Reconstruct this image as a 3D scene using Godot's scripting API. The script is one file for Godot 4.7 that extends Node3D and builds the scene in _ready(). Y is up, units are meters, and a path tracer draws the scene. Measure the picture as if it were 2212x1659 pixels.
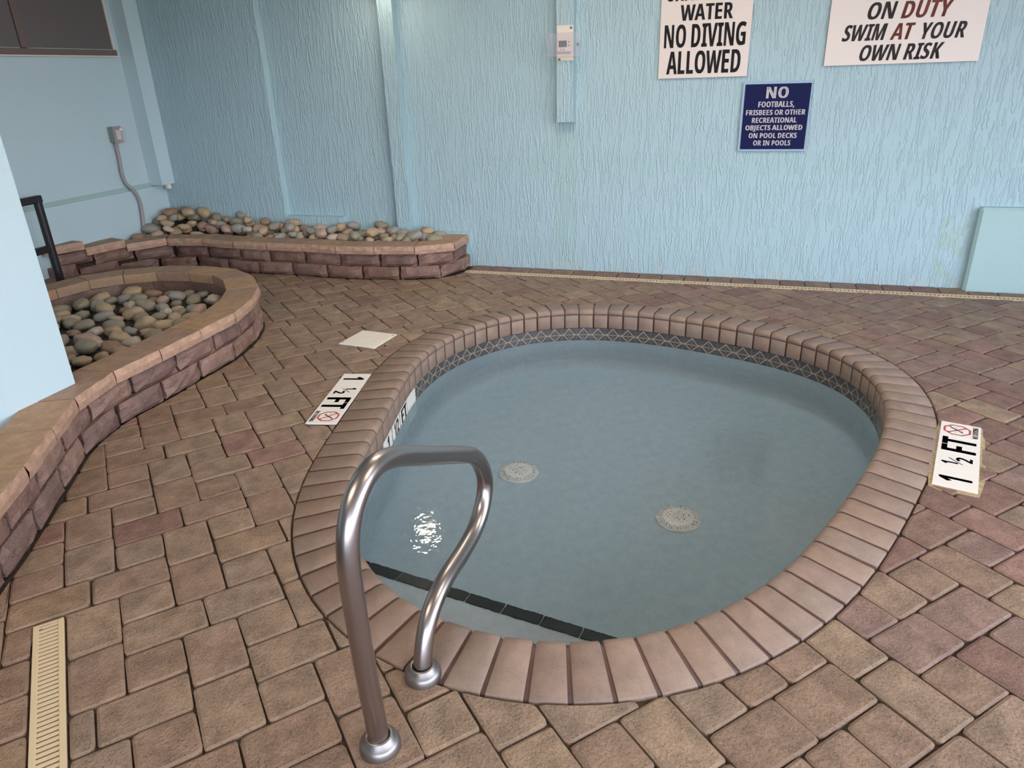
extends Node3D
# Covered pool deck: a small paved wading pool, two block planters with river stones, painted stucco walls with signs.
# World: metres, y up, camera above the origin looking along -z. Wall frame: s along the back wall, t out from it.

const WALL_ORIGIN := Vector3(-0.3055, 0.0, -6.0337)
const WALL_DIR := Vector3(0.94877, 0.0, 0.31596)
const WALL_OUT := Vector3(-0.31596, 0.0, 0.94877)
const CAP_TOP := 0.267
const WATER_Y := -0.198
const POOL_CENTRE := Vector2(0.62, -3.1)
const POOL_SERIES := [1.5502, -0.1405, -0.044, -0.1228, -0.1187, 0.1147, -0.0183, -0.0067, -0.0081, -0.0058, -0.0075, -0.0056, -0.0013]
const COPING := 0.21

var M := {}
var names := {}
var rng := RandomNumberGenerator.new()
var ring: PackedVector2Array      # pool outline, outer edge of the coping
var ring_len: PackedFloat32Array
var ring_total := 0.0

func _ready() -> void:
	rng.seed = 20240611
	# ---- camera
	var cam := Camera3D.new()
	cam.name = "camera"
	cam.fov = 56.543
	cam.near = 0.05
	cam.far = 100.0
	var p := 0.41092336
	var r := 0.03532765
	var right := Vector3(1, 0, 0)
	var down := Vector3(0, -cos(p), sin(p))
	var fwd := Vector3(0, -sin(p), -cos(p))
	var cx := right * cos(r) + down * sin(r)
	var cy := -right * sin(r) + down * cos(r)
	cam.transform = Transform3D(Basis(cx, -cy, -fwd), Vector3(0, 1.5, 0))
	add_child(cam)
	# ---- sky and exposure
	var sky_mat := ProceduralSkyMaterial.new()
	sky_mat.sky_top_color = Color(0.80, 0.87, 0.97)
	sky_mat.sky_horizon_color = Color(0.93, 0.95, 0.98)
	sky_mat.ground_horizon_color = Color(0.62, 0.60, 0.57)
	sky_mat.ground_bottom_color = Color(0.50, 0.48, 0.45)
	sky_mat.sky_energy_multiplier = 1.0
	var sky := Sky.new()
	sky.sky_material = sky_mat
	var env := Environment.new()
	env.background_mode = Environment.BG_SKY
	env.sky = sky
	env.background_energy_multiplier = 7.5
	env.tonemap_mode = Environment.TONE_MAPPER_LINEAR
	env.tonemap_exposure = 1.12
	env.sdfgi_enabled = true
	env.ssao_enabled = true
	env.ssil_enabled = true
	var we := WorldEnvironment.new()
	we.name = "environment"
	we.environment = env
	add_child(we)
	# ---- build
	make_materials()
	ceiling_lamp(Vector3(-1.5, ROOM_H, -0.6), Vector2(1.2, 0.6), Color(1.0, 0.93, 0.84), LAMP_LEFT, "long warm ceiling lamp behind the near planter")
	ceiling_lamp(Vector3(1.6, ROOM_H, -1.6), Vector2(1.2, 0.6), Color(1.0, 0.95, 0.90), ADDED_LAMP_RIGHT, "long added ceiling lamp evening the light on the near open deck")
	ceiling_lamp(Vector3(0.3, ROOM_H, -3.9), Vector2(1.2, 0.6), Color(1.0, 0.95, 0.90), ADDED_LAMP_POOL, "long added ceiling lamp above the pool brightening the far deck")
	make_ring()
	build_room()
	build_floor()
	build_pool()
	build_planters()
	build_rails()
	build_signs()
	build_wall_fittings()
	build_deck_fittings()

# ------------------------------------------------------------------ helpers

func wp(s: float, y: float, t: float) -> Vector3:
	return WALL_ORIGIN + WALL_DIR * s + WALL_OUT * t + Vector3(0, y, 0)

func wall_frame(s: float, y: float, t: float) -> Transform3D:
	return Transform3D(Basis(WALL_DIR, Vector3.UP, WALL_OUT), wp(s, y, t))

func numbered(n: String) -> String:
	if not names.has(n):
		names[n] = 0
		return n
	names[n] += 1
	return "%s_%03d" % [n, names[n]]

func base(called: String, at := Vector3.ZERO, parent: Node = null) -> Node3D:
	var o := Node3D.new()
	if parent == null:
		o.name = numbered(called)
		add_child(o)
	else:
		o.name = called
		parent.add_child(o, true)
	o.position = at
	return o

func tag(o: Node, label: String, category := "", group := "", kind := "") -> Node:
	if label != "": o.set_meta("label", label)
	if category != "": o.set_meta("category", category)
	if group != "": o.set_meta("group", group)
	if kind != "": o.set_meta("kind", kind)
	return o

func put(mesh: Mesh, called: String, mat: Material, parent: Node = null, xf := Transform3D.IDENTITY) -> MeshInstance3D:
	var o := MeshInstance3D.new()
	o.mesh = mesh
	if mat: o.material_override = mat
	o.cast_shadow = GeometryInstance3D.SHADOW_CASTING_SETTING_ON
	if parent == null:
		o.name = numbered(called)
		add_child(o)
	else:
		o.name = called
		parent.add_child(o, true)
	o.transform = xf
	return o

func st_new() -> SurfaceTool:
	var st := SurfaceTool.new()
	st.begin(Mesh.PRIMITIVE_TRIANGLES)
	return st

func done(st: SurfaceTool, mat: Material = null) -> ArrayMesh:
	st.generate_normals()
	if mat: st.set_material(mat)
	return st.commit()

func tri(st: SurfaceTool, a: Vector3, b: Vector3, c: Vector3, out: Vector3) -> void:
	var n := (a - c).cross(a - b)
	st.add_vertex(a)
	if n.dot(out) >= 0.0:
		st.add_vertex(b); st.add_vertex(c)
	else:
		st.add_vertex(c); st.add_vertex(b)

func quad(st: SurfaceTool, a: Vector3, b: Vector3, c: Vector3, d: Vector3, out: Vector3) -> void:
	tri(st, a, b, c, out)
	tri(st, a, c, d, out)

func flat(st: SurfaceTool) -> void:
	st.set_smooth_group(-1)

func smooth(st: SurfaceTool, g := 0) -> void:
	st.set_smooth_group(g)

# a box in its own axes with chamfered edges
func add_box(st: SurfaceTool, c: Vector3, size: Vector3, ch := 0.0) -> void:
	flat(st)
	var h := size * 0.5
	var k: float = min(ch, min(h.x, min(h.y, h.z)) * 0.9)
	for axis in 3:
		var u := (axis + 1) % 3
		var v := (axis + 2) % 3
		for sgn in [-1.0, 1.0]:
			var pts: Array[Vector3] = []
			for q in [[-1, -1], [1, -1], [1, 1], [-1, 1]]:
				var e := Vector3.ZERO
				e[axis] = h[axis] * sgn
				e[u] = (h[u] - k) * q[0]
				e[v] = (h[v] - k) * q[1]
				pts.append(c + e)
			var o := Vector3.ZERO
			o[axis] = sgn
			quad(st, pts[0], pts[1], pts[2], pts[3], o)
	if k <= 0.0: return
	for axis in 3:                     # edges along each axis
		var u := (axis + 1) % 3
		var v := (axis + 2) % 3
		for su in [-1.0, 1.0]:
			for sv in [-1.0, 1.0]:
				var a := Vector3.ZERO; var b := Vector3.ZERO
				a[axis] = -(h[axis] - k); b[axis] = h[axis] - k
				var du := Vector3.ZERO; var dv := Vector3.ZERO
				du[u] = h[u] * su; du[v] = (h[v] - k) * sv
				dv[u] = (h[u] - k) * su; dv[v] = h[v] * sv
				quad(st, c + a + du, c + b + du, c + b + dv, c + a + dv, du + dv)
	for sx in [-1.0, 1.0]:
		for sy in [-1.0, 1.0]:
			for sz in [-1.0, 1.0]:
				var g := Vector3(sx, sy, sz)
				tri(st, c + g * Vector3(h.x, h.y - k, h.z - k), c + g * Vector3(h.x - k, h.y, h.z - k), c + g * Vector3(h.x - k, h.y - k, h.z), g)

func box_mesh(c: Vector3, size: Vector3, ch := 0.0) -> ArrayMesh:
	var st := st_new()
	add_box(st, c, size, ch)
	return done(st)

# a tube along points
func add_tube(st: SurfaceTool, pts: PackedVector3Array, rad: float, seg := 16, caps := true) -> void:
	smooth(st, 1)
	var rings := []
	var up := Vector3(0.123, 0.2, 0.97).normalized()
	for i in pts.size():
		var d := (pts[min(i + 1, pts.size() - 1)] - pts[max(i - 1, 0)]).normalized()
		var x := d.cross(up)
		if x.length() < 0.05: x = d.cross(Vector3.RIGHT)
		x = x.normalized()
		var y := x.cross(d).normalized()
		up = y.cross(Vector3.ZERO) + up
		var rg := PackedVector3Array()
		for k in seg:
			var a := TAU * k / seg
			rg.append(pts[i] + (x * cos(a) + y * sin(a)) * rad)
		rings.append(rg)
	for i in pts.size() - 1:
		for k in seg:
			var a: Vector3 = rings[i][k]; var b: Vector3 = rings[i][(k + 1) % seg]
			var c: Vector3 = rings[i + 1][(k + 1) % seg]; var d2: Vector3 = rings[i + 1][k]
			quad(st, a, b, c, d2, (a + c) * 0.5 - (pts[i] + pts[i + 1]) * 0.5)
	if caps:
		flat(st)
		for e in [0, pts.size() - 1]:
			var o := (pts[e] - pts[1 if e == 0 else e - 1])
			for k in seg:
				tri(st, pts[e], rings[e][k], rings[e][(k + 1) % seg], o)

func spline(pts: Array, per := 6) -> PackedVector3Array:
	var out := PackedVector3Array()
	for i in pts.size() - 1:
		var a: Vector3 = pts[max(i - 1, 0)]; var b: Vector3 = pts[i]; var c: Vector3 = pts[i + 1]; var d: Vector3 = pts[min(i + 2, pts.size() - 1)]
		for k in per:
			out.append(b.cubic_interpolate(c, a, d, float(k) / per))
	out.append(pts[-1])
	return out

# turned profile (radius, height) round the y axis
func add_lathe(st: SurfaceTool, prof: Array, seg := 24, at := Vector3.ZERO) -> void:
	smooth(st, 2)
	for i in prof.size() - 1:
		var p: Vector2 = prof[i]; var q: Vector2 = prof[i + 1]
		var nrm := Vector2(q.y - p.y, -(q.x - p.x))
		for k in seg:
			var a := TAU * k / seg; var b := TAU * (k + 1) / seg
			var ca := Vector3(cos(a), 0, sin(a)); var cb := Vector3(cos(b), 0, sin(b))
			var mid := (ca + cb).normalized()
			var o := mid * nrm.x + Vector3.UP * nrm.y
			if p.x < 1e-5:
				tri(st, at + Vector3(0, p.y, 0), at + ca * q.x + Vector3(0, q.y, 0), at + cb * q.x + Vector3(0, q.y, 0), o)
			elif q.x < 1e-5:
				tri(st, at + ca * p.x + Vector3(0, p.y, 0), at + cb * p.x + Vector3(0, p.y, 0), at + Vector3(0, q.y, 0), o)
			else:
				quad(st, at + ca * p.x + Vector3(0, p.y, 0), at + cb * p.x + Vector3(0, p.y, 0), at + cb * q.x + Vector3(0, q.y, 0), at + ca * q.x + Vector3(0, q.y, 0), o)

func v3(p: Vector2, y: float) -> Vector3:
	return Vector3(p.x, y, p.y)

# flat polygon facing up
func add_poly(st: SurfaceTool, poly: PackedVector2Array, y: float, up := 1.0) -> void:
	var idx := Geometry2D.triangulate_polygon(poly)
	for i in range(0, idx.size(), 3):
		tri(st, v3(poly[idx[i]], y), v3(poly[idx[i + 1]], y), v3(poly[idx[i + 2]], y), Vector3(0, up, 0))

func add_sides(st: SurfaceTool, poly: PackedVector2Array, y0: float, y1: float) -> void:
	var c := centroid(poly)
	for i in poly.size():
		var a := poly[i]; var b := poly[(i + 1) % poly.size()]
		var e := b - a
		var o := Vector3(e.y, 0, -e.x)
		if Geometry2D.is_polygon_clockwise(poly): o = -o
		var m := (a + b) * 0.5
		if Geometry2D.is_point_in_polygon(m + Vector2(o.x, o.z).normalized() * 0.0005, poly): o = -o
		quad(st, v3(a, y0), v3(b, y0), v3(b, y1), v3(a, y1), o)

func centroid(poly: PackedVector2Array) -> Vector2:
	var c := Vector2.ZERO
	for q in poly: c += q
	return c / poly.size()

func area(poly: PackedVector2Array) -> float:
	var a := 0.0
	for i in poly.size():
		a += poly[i].cross(poly[(i + 1) % poly.size()])
	return abs(a) * 0.5

# ------------------------------------------------------------------ materials

func col(r: float, g: float, b: float) -> Color:
	return Color(r / 255.0, g / 255.0, b / 255.0)

func mat(c: Color, rough := 0.8, metal := 0.0) -> StandardMaterial3D:
	var m := StandardMaterial3D.new()
	m.albedo_color = c
	m.roughness = rough
	m.metallic = metal
	return m

func tex(img: Image) -> ImageTexture:
	return ImageTexture.create_from_image(img)

# mineral grain: mottled tone with fine light and dark specks, tiles
func grain_image(n: int, seed_: int, mottle: float, speck: float, dark: float) -> Image:
	var f := FastNoiseLite.new()
	f.seed = seed_
	f.noise_type = FastNoiseLite.TYPE_SIMPLEX_SMOOTH
	f.frequency = 5.0 / n
	f.fractal_octaves = 5
	f.fractal_gain = 0.6
	var low := f.get_seamless_image(n, n, false, false, 0.15, true)
	var rg := RandomNumberGenerator.new()
	rg.seed = seed_
	var src := low.get_data()
	var d := PackedByteArray()
	d.resize(n * n * 3)
	var val := PackedFloat32Array()
	val.resize(n * n)
	for i in n * n:
		var v := 0.86 + (src[i] / 255.0 - 0.5) * mottle
		v += rg.randf_range(-0.05, 0.05)
		val[i] = v
	for k in n * n / 36:                 # grains a few pixels across
		var x := rg.randi() % n
		var y := rg.randi() % n
		var up: bool = rg.randf() < 0.5
		var a: float = (speck if up else -dark) * rg.randf_range(0.3, 1.0)
		var big := rg.randi_range(1, 3)
		for dy in big:
			for dx in big:
				val[((y + dy) % n) * n + (x + dx) % n] += a
	for i in n * n:
		var b: int = clampi(int(val[i] * 255.0), 0, 255)
		d[i * 3] = b
		d[i * 3 + 1] = clampi(b - 1, 0, 255)
		d[i * 3 + 2] = clampi(b - 3, 0, 255)
	return Image.create_from_data(n, n, false, Image.FORMAT_RGB8, d)

func noise_image(n: int, seed_: int, freq: float, oct := 3) -> Image:
	var f := FastNoiseLite.new()
	f.seed = seed_
	f.noise_type = FastNoiseLite.TYPE_SIMPLEX_SMOOTH
	f.frequency = freq / n
	f.fractal_octaves = oct
	return f.get_seamless_image(n, n, false, false, 0.15, true)

# brushed stucco: raised wandering ridges that run down the wall, tiles
func stucco_image(n: int) -> Image:
	var h := PackedFloat32Array()
	h.resize(n * n)
	var rg := RandomNumberGenerator.new()
	rg.seed = 77
	for k in 2000:
		var x := rg.randf() * n
		var y := rg.randf() * n
		var steps := rg.randi_range(26, 120)
		var wide := rg.randf_range(1.2, 2.6)
		var tall := rg.randf_range(0.35, 1.0)
		var drift := rg.randf_range(-0.16, 0.16)
		var phase := rg.randf() * TAU
		var wob := rg.randf_range(0.08, 0.38)
		for s in steps:
			var ends: float = min(1.0, min(s, steps - 1 - s) / 6.0)
			x += drift + sin(s * 0.21 + phase) * wob
			y += 1.0
			var ix := int(floor(x))
			for dx in range(-5, 6):
				var q: float = (ix + dx + 0.5 - x) / wide
				# steep on one side, long on the other, as trowelled drips are
				var v: float = tall * ends * exp(-q * q * (0.55 if q > 0.0 else 1.6))
				var at: int = posmod(int(y), n) * n + posmod(ix + dx, n)
				if v > h[at]: h[at] = v
	var d := PackedByteArray()
	d.resize(n * n)
	for i in n * n:
		d[i] = clampi(int(h[i] * 215.0 + rg.randf() * 10.0), 0, 255)
	return Image.create_from_data(n, n, false, Image.FORMAT_L8, d)

func triplanar(m: StandardMaterial3D, scale: float, off := Vector3.ZERO, world := true) -> StandardMaterial3D:
	m.uv1_triplanar = true
	m.uv1_world_triplanar = world
	m.uv1_scale = Vector3.ONE * scale
	m.uv1_offset = off
	return m

func relief(m: StandardMaterial3D, t: Texture2D, cm: float) -> StandardMaterial3D:
	m.heightmap_enabled = true
	m.heightmap_texture = t
	m.heightmap_scale = cm
	return m

func make_materials() -> void:
	var grain := tex(grain_image(768, 5, 0.30, 0.36, 0.42))
	var soft := tex(grain_image(768, 9, 0.18, 0.12, 0.18))
	var fine_speck := tex(grain_image(512, 14, 0.06, 0.05, 0.08))
	var rough := tex(noise_image(512, 3, 40.0, 4))
	var fine := tex(noise_image(512, 4, 90.0, 2))
	var blot := tex(noise_image(512, 8, 14.0, 4))
	var stucco := tex(stucco_image(1024))
	# pavers
	var tones := [col(159, 132, 111), col(153, 124, 104), col(156, 127, 108), col(155, 130, 112), col(148, 116, 101), col(165, 138, 115), col(157, 120, 107), col(152, 122, 110), col(158, 130, 106), col(142, 107, 95)]
	var list := []
	for i in tones.size():
		var m := mat(tones[i], 0.62)
		m.albedo_texture = grain
		triplanar(m, 1.7, Vector3(i * 0.173, i * 0.31, i * 0.457))
		relief(m, rough, 0.2)
		list.append(m)
	M.pavers = list
	M.bedding = triplanar(mat(col(86, 72, 62), 0.95), 6.0)
	M.bedding.albedo_texture = grain
	# coping bricks
	var ctones := [col(162, 135, 120), col(167, 140, 124), col(157, 130, 115), col(162, 137, 122), col(165, 136, 118)]
	list = []
	for i in ctones.size():
		var m := mat(ctones[i], 0.6)
		m.albedo_texture = soft
		triplanar(m, 2.0, Vector3(i * 0.27, i * 0.11, i * 0.39))
		relief(m, rough, 0.06)
		list.append(m)
	M.coping = list
	M.mortar = mat(col(104, 72, 60), 0.5)
	M.mortar.albedo_texture = soft
	triplanar(M.mortar, 5.0)
	# planter masonry
	list = []
	for c in [col(150, 117, 105), col(141, 108, 98), col(158, 125, 112), col(146, 112, 96), col(136, 106, 98)]:
		var m := mat(c, 0.55)
		m.albedo_texture = grain
		triplanar(m, 1.5, Vector3(list.size() * 0.31, 0.1, list.size() * 0.17))
		relief(m, rough, 0.35)
		list.append(m)
	M.blocks = list
	list = []
	for c in [col(186, 150, 118), col(178, 144, 116), col(192, 152, 116), col(176, 140, 118)]:
		var m := mat(c, 0.6)
		m.albedo_texture = soft
		triplanar(m, 2.2, Vector3(list.size() * 0.23, 0.3, list.size() * 0.41))
		relief(m, blot, 0.05)
		list.append(m)
	M.caps = list
	M.cap_face = mat(col(206, 165, 142), 0.55)
	M.cap_face.albedo_texture = grain
	triplanar(M.cap_face, 3.3)
	relief(M.cap_face, rough, 0.3)
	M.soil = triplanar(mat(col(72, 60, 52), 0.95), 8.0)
	M.soil.albedo_texture = grain
	# river stones
	M.stone = {}
	for e in [["tan", col(206, 178, 146)], ["grey", col(176, 168, 160)], ["brown", col(176, 142, 116)], ["pinkish", col(208, 174, 156)], ["olive grey", col(170, 158, 136)], ["pale", col(222, 204, 184)]]:
		var m := mat(e[1], 0.55)
		m.albedo_texture = soft
		triplanar(m, 5.0, Vector3(M.stone.size() * 0.3, 0, 0.2), false)
		relief(m, blot, 0.04)
		M.stone[e[0]] = m
	# painted stucco
	var paint := col(167, 193, 202)
	M.stucco = mat(paint, 0.5)
	M.stucco.uv1_scale = Vector3(0.56, 0.52, 1)
	relief(M.stucco, stucco, 0.48)
	M.stucco_main = M.stucco.duplicate()
	M.stucco_main.detail_enabled = true
	M.stucco_main.detail_uv_layer = BaseMaterial3D.DETAIL_UV_2
	M.stucco_main.detail_blend_mode = BaseMaterial3D.BLEND_MODE_MIX
	M.stucco_main.detail_albedo = tex(paint_marks())
	M.plain = mat(col(188, 208, 216), 0.5)
	triplanar(M.plain, 2.5)
	relief(M.plain, rough, 0.12)
	M.plain_trim = mat(col(192, 213, 220), 0.5)
	triplanar(M.plain_trim, 2.5)
	relief(M.plain_trim, rough, 0.08)
	M.plain_green = mat(col(164, 192, 193), 0.5)
	triplanar(M.plain_green, 2.5)
	relief(M.plain_green, rough, 0.1)
	M.joint_paint = mat(col(158, 184, 182), 0.7)
	M.ceiling = mat(col(225, 226, 222), 0.9)
	# metals, plastics
	M.steel = mat(Color(0.66, 0.62, 0.61), 0.30, 1.0)
	M.steel_dull = mat(Color(0.60, 0.57, 0.56), 0.42, 1.0)
	M.black_metal = mat(col(46, 44, 48), 0.35, 0.3)
	M.beige = mat(col(206, 182, 148), 0.5)
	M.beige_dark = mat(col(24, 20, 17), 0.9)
	M.slot_grey = mat(col(112, 114, 108), 0.8)
	M.white_plastic = mat(col(226, 216, 203), 0.45)
	M.tile_white = mat(col(232, 222, 212), 0.25)
	M.ink = mat(col(30, 30, 34), 0.5)
	M.red = mat(col(190, 62, 66), 0.4)
	M.grey_ink = mat(col(120, 116, 114), 0.5)
	M.grout = mat(col(196, 178, 150), 0.8)
	M.patch = mat(col(196, 172, 132), 0.9)
	M.patch.albedo_texture = grain
	triplanar(M.patch, 6.0)
	M.sign_white = mat(col(226, 212, 206), 0.35)
	M.sign_ink = mat(col(26, 26, 36), 0.6)
	M.sign_ink_gloss = mat(col(54, 42, 44), 0.5)
	M.letter_reflection_red = mat(col(136, 58, 46), 0.5)  # red reflection on the dark letters, put into their colour
	M.navy = mat(col(24, 28, 74), 0.6)
	M.navy.metallic_specular = 0.25
	M.sign_edge = mat(col(150, 176, 204), 0.4)
	M.sign_letter = mat(col(232, 226, 230), 0.4)
	M.brown_frame = mat(col(112, 95, 89), 0.5)
	M.dark_glass = mat(col(104, 95, 94), 0.4)
	M.glass_clear = mat(Color(0.90, 0.84, 0.92, 0.10), 0.05)
	M.glass_clear.metallic_specular = 0.3
	M.glass_clear.transparency = BaseMaterial3D.TRANSPARENCY_ALPHA
	M.device = mat(col(226, 214, 210), 0.45)
	M.screen = mat(col(74, 86, 78), 0.4)
	M.conduit = mat(col(160, 150, 152), 0.5)
	M.box_grey = mat(col(138, 142, 140), 0.5)
	# pool
	M.plaster = mat(col(196, 212, 220), 0.75)
	M.plaster.albedo_texture = fine_speck
	triplanar(M.plaster, 2.6)
	M.step_plaster = mat(col(214, 220, 224), 0.75)
	M.step_plaster.albedo_texture = fine_speck
	triplanar(M.step_plaster, 3.0)
	M.black_tile = mat(col(30, 32, 34), 0.18)
	M.tile_a = mat(Color.WHITE, 0.22)
	M.tile_a.albedo_texture = tex(tile_image(false))
	M.tile_b = mat(Color.WHITE, 0.22)
	M.tile_b.albedo_texture = tex(tile_image(true))
	M.water = mat(Color(0.94, 0.98, 1.0, 0.0), 0.0)
	M.water.transparency = BaseMaterial3D.TRANSPARENCY_ALPHA
	M.water.refraction_enabled = true
	M.water.refraction_scale = 0.0333
	triplanar(M.water, 0.9)
	relief(M.water, tex(noise_image(512, 21, 15.0, 4)), 0.065)
	M.lamp_glow = mat(Color(1, 1, 1), 0.4)
	M.lamp_glow.emission_enabled = true
	M.lamp_glow.emission = Color(1.0, 0.93, 0.82)
	M.lamp_glow.emission_energy_multiplier = 6.0

# touch-up paint on the main wall: a greener band, a patch where a conduit once ran, scuffs at the foot
func paint_marks() -> Image:
	var w := 1024
	var h := 512
	var img := Image.create(w, h, false, Image.FORMAT_RGBA8)
	img.fill(Color(0.60, 0.72, 0.70, 0.0))
	var f := FastNoiseLite.new()
	f.seed = 12
	f.frequency = 0.02
	f.fractal_octaves = 4
	# u: s from -2 to 6 m, v: height from 2.9 m (top) to 0
	for y in h:
		var hy := 2.9 * (1.0 - (y + 0.5) / h)
		if hy > 1.25 : continue
		for x in w:
			var s := -2.0 + 8.0 * (x + 0.5) / w
			var a := 0.0
			var n := f.get_noise_2d(x * 2.0, y * 2.0)
			if hy > 0.752 + 0.006 * s and hy < 0.90 + 0.01 * s + n * 0.05 and s > 0.05 and s < 3.8:
				a = 0.24 + n * 0.25
			if s > 0.735 + n * 0.01 and s < 0.91 + n * 0.01 and hy < 1.14:
				a = max(a, 0.40 + n * 0.2)
			var c := col(160, 190, 188)
			if hy < 0.05 + n * 0.03 and n > 0.12:
				a = 0.28
				c = col(190, 186, 174)
			if s > 3.5 and s < 3.66 and hy < 0.5 and n > -0.1:
				a = max(a, 0.35)
				c = col(158, 178, 152)
			if a > 0.0:
				img.set_pixel(x, y, Color(c.r, c.g, c.b, clampf(a, 0.0, 1.0)))
	return img

# dark slate mosaic piece with a cream inlaid curve
func tile_image(flip: bool) -> Image:
	var n := 64
	var img := Image.create(n, n, false, Image.FORMAT_RGB8)
	var f := FastNoiseLite.new()
	f.seed = 31
	f.frequency = 0.06
	for y in n:
		for x in n:
			var u := (x + 0.5) / n
			var v := (y + 0.5) / n
			if flip: u = 1.0 - u
			var k := 0.5 + 0.5 * f.get_noise_2d(x, y)
			var c := col(62, 60, 62).lerp(col(94, 88, 88), k)
			# curve from the lower corner up to the far upper corner
			var target := 1.0 - pow(u, 1.6) * 0.95
			if abs(v - target) < 0.03 + 0.05 * u or v > 0.965:
				c = col(190, 170, 140)
			img.set_pixel(x, y, c)
	return img

# ------------------------------------------------------------------ room

# an upright slab of wall in the wall frame with metre uvs (uv) and whole-wall uvs (uv2)
func slab(s0: float, s1: float, y0: float, y1: float, t0: float, t1: float) -> ArrayMesh:
	var st := st_new()
	flat(st)
	var faces := [
		[[s0, y0, t1], [s1, y0, t1], [s1, y1, t1], [s0, y1, t1], WALL_OUT, 0],
		[[s0, y0, t0], [s1, y0, t0], [s1, y1, t0], [s0, y1, t0], -WALL_OUT, 0],
		[[s1, y0, t0], [s1, y0, t1], [s1, y1, t1], [s1, y1, t0], WALL_DIR, 1],
		[[s0, y0, t0], [s0, y0, t1], [s0, y1, t1], [s0, y1, t0], -WALL_DIR, 1],
		[[s0, y1, t0], [s1, y1, t0], [s1, y1, t1], [s0, y1, t1], Vector3.UP, 2],
		[[s0, y0, t0], [s1, y0, t0], [s1, y0, t1], [s0, y0, t1], Vector3.DOWN, 2]]
	for f in faces:
		var P := []
		var U := []
		for i in 4:
			var q: Array = f[i]
			P.append(wp(q[0], q[1], q[2]))
			U.append(Vector2(q[0], -q[1]) if f[5] == 0 else (Vector2(q[2] + 0.37, -q[1]) if f[5] == 1 else Vector2(q[0], q[2])))
		var n: Vector3 = (P[0] - P[2]).cross(P[0] - P[1])
		var order := [0, 1, 2, 0, 2, 3] if n.dot(f[4]) >= 0.0 else [0, 2, 1, 0, 3, 2]
		for i in order:
			st.set_uv(U[i])
			var q2: Array = f[i]
			st.set_uv2(Vector2((q2[0] + 2.0) / 8.0, 1.0 - q2[1] / 2.9))
			st.add_vertex(P[i])
	return done(st)

func structure(called: String, mesh: Mesh, m: Material, label: String, category := "wall") -> MeshInstance3D:
	var o := put(mesh, called, m)
	tag(o, label, category, "", "structure")
	return o

const ROOM_S0 := -3.03
const ROOM_S1 := 6.3
const ROOM_T1 := 9.2
const ROOM_H := 2.9

const LAMP_LEFT := 1.3
const ADDED_LAMP_RIGHT := 0.75  # lamp added out of view to even the light over the deck
const ADDED_LAMP_POOL := 1.9  # lamp added out of view to brighten the far floor

func ceiling_lamp(at: Vector3, size: Vector2, c: Color, energy: float, label: String) -> void:
	var o := base("ceiling_lamp", at)
	tag(o, label, "lamp")
	put(box_mesh(Vector3(0, -0.03, 0), Vector3(size.x + 0.06, 0.06, size.y + 0.06), 0.005), "lamp_housing", M.white_plastic, o)
	put(box_mesh(Vector3(0, -0.064, 0), Vector3(size.x, 0.008, size.y)), "lamp_lens", M.lamp_glow, o)
	var li := AreaLight3D.new()
	li.name = "ceiling_lamp_light"
	o.add_child(li)
	li.position = Vector3(0, -0.075, 0)
	li.rotation = Vector3(-PI / 2, 0, 0)
	li.area_size = size
	li.light_color = c
	li.light_energy = energy
	li.area_range = 14.0
	li.shadow_enabled = true

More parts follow.
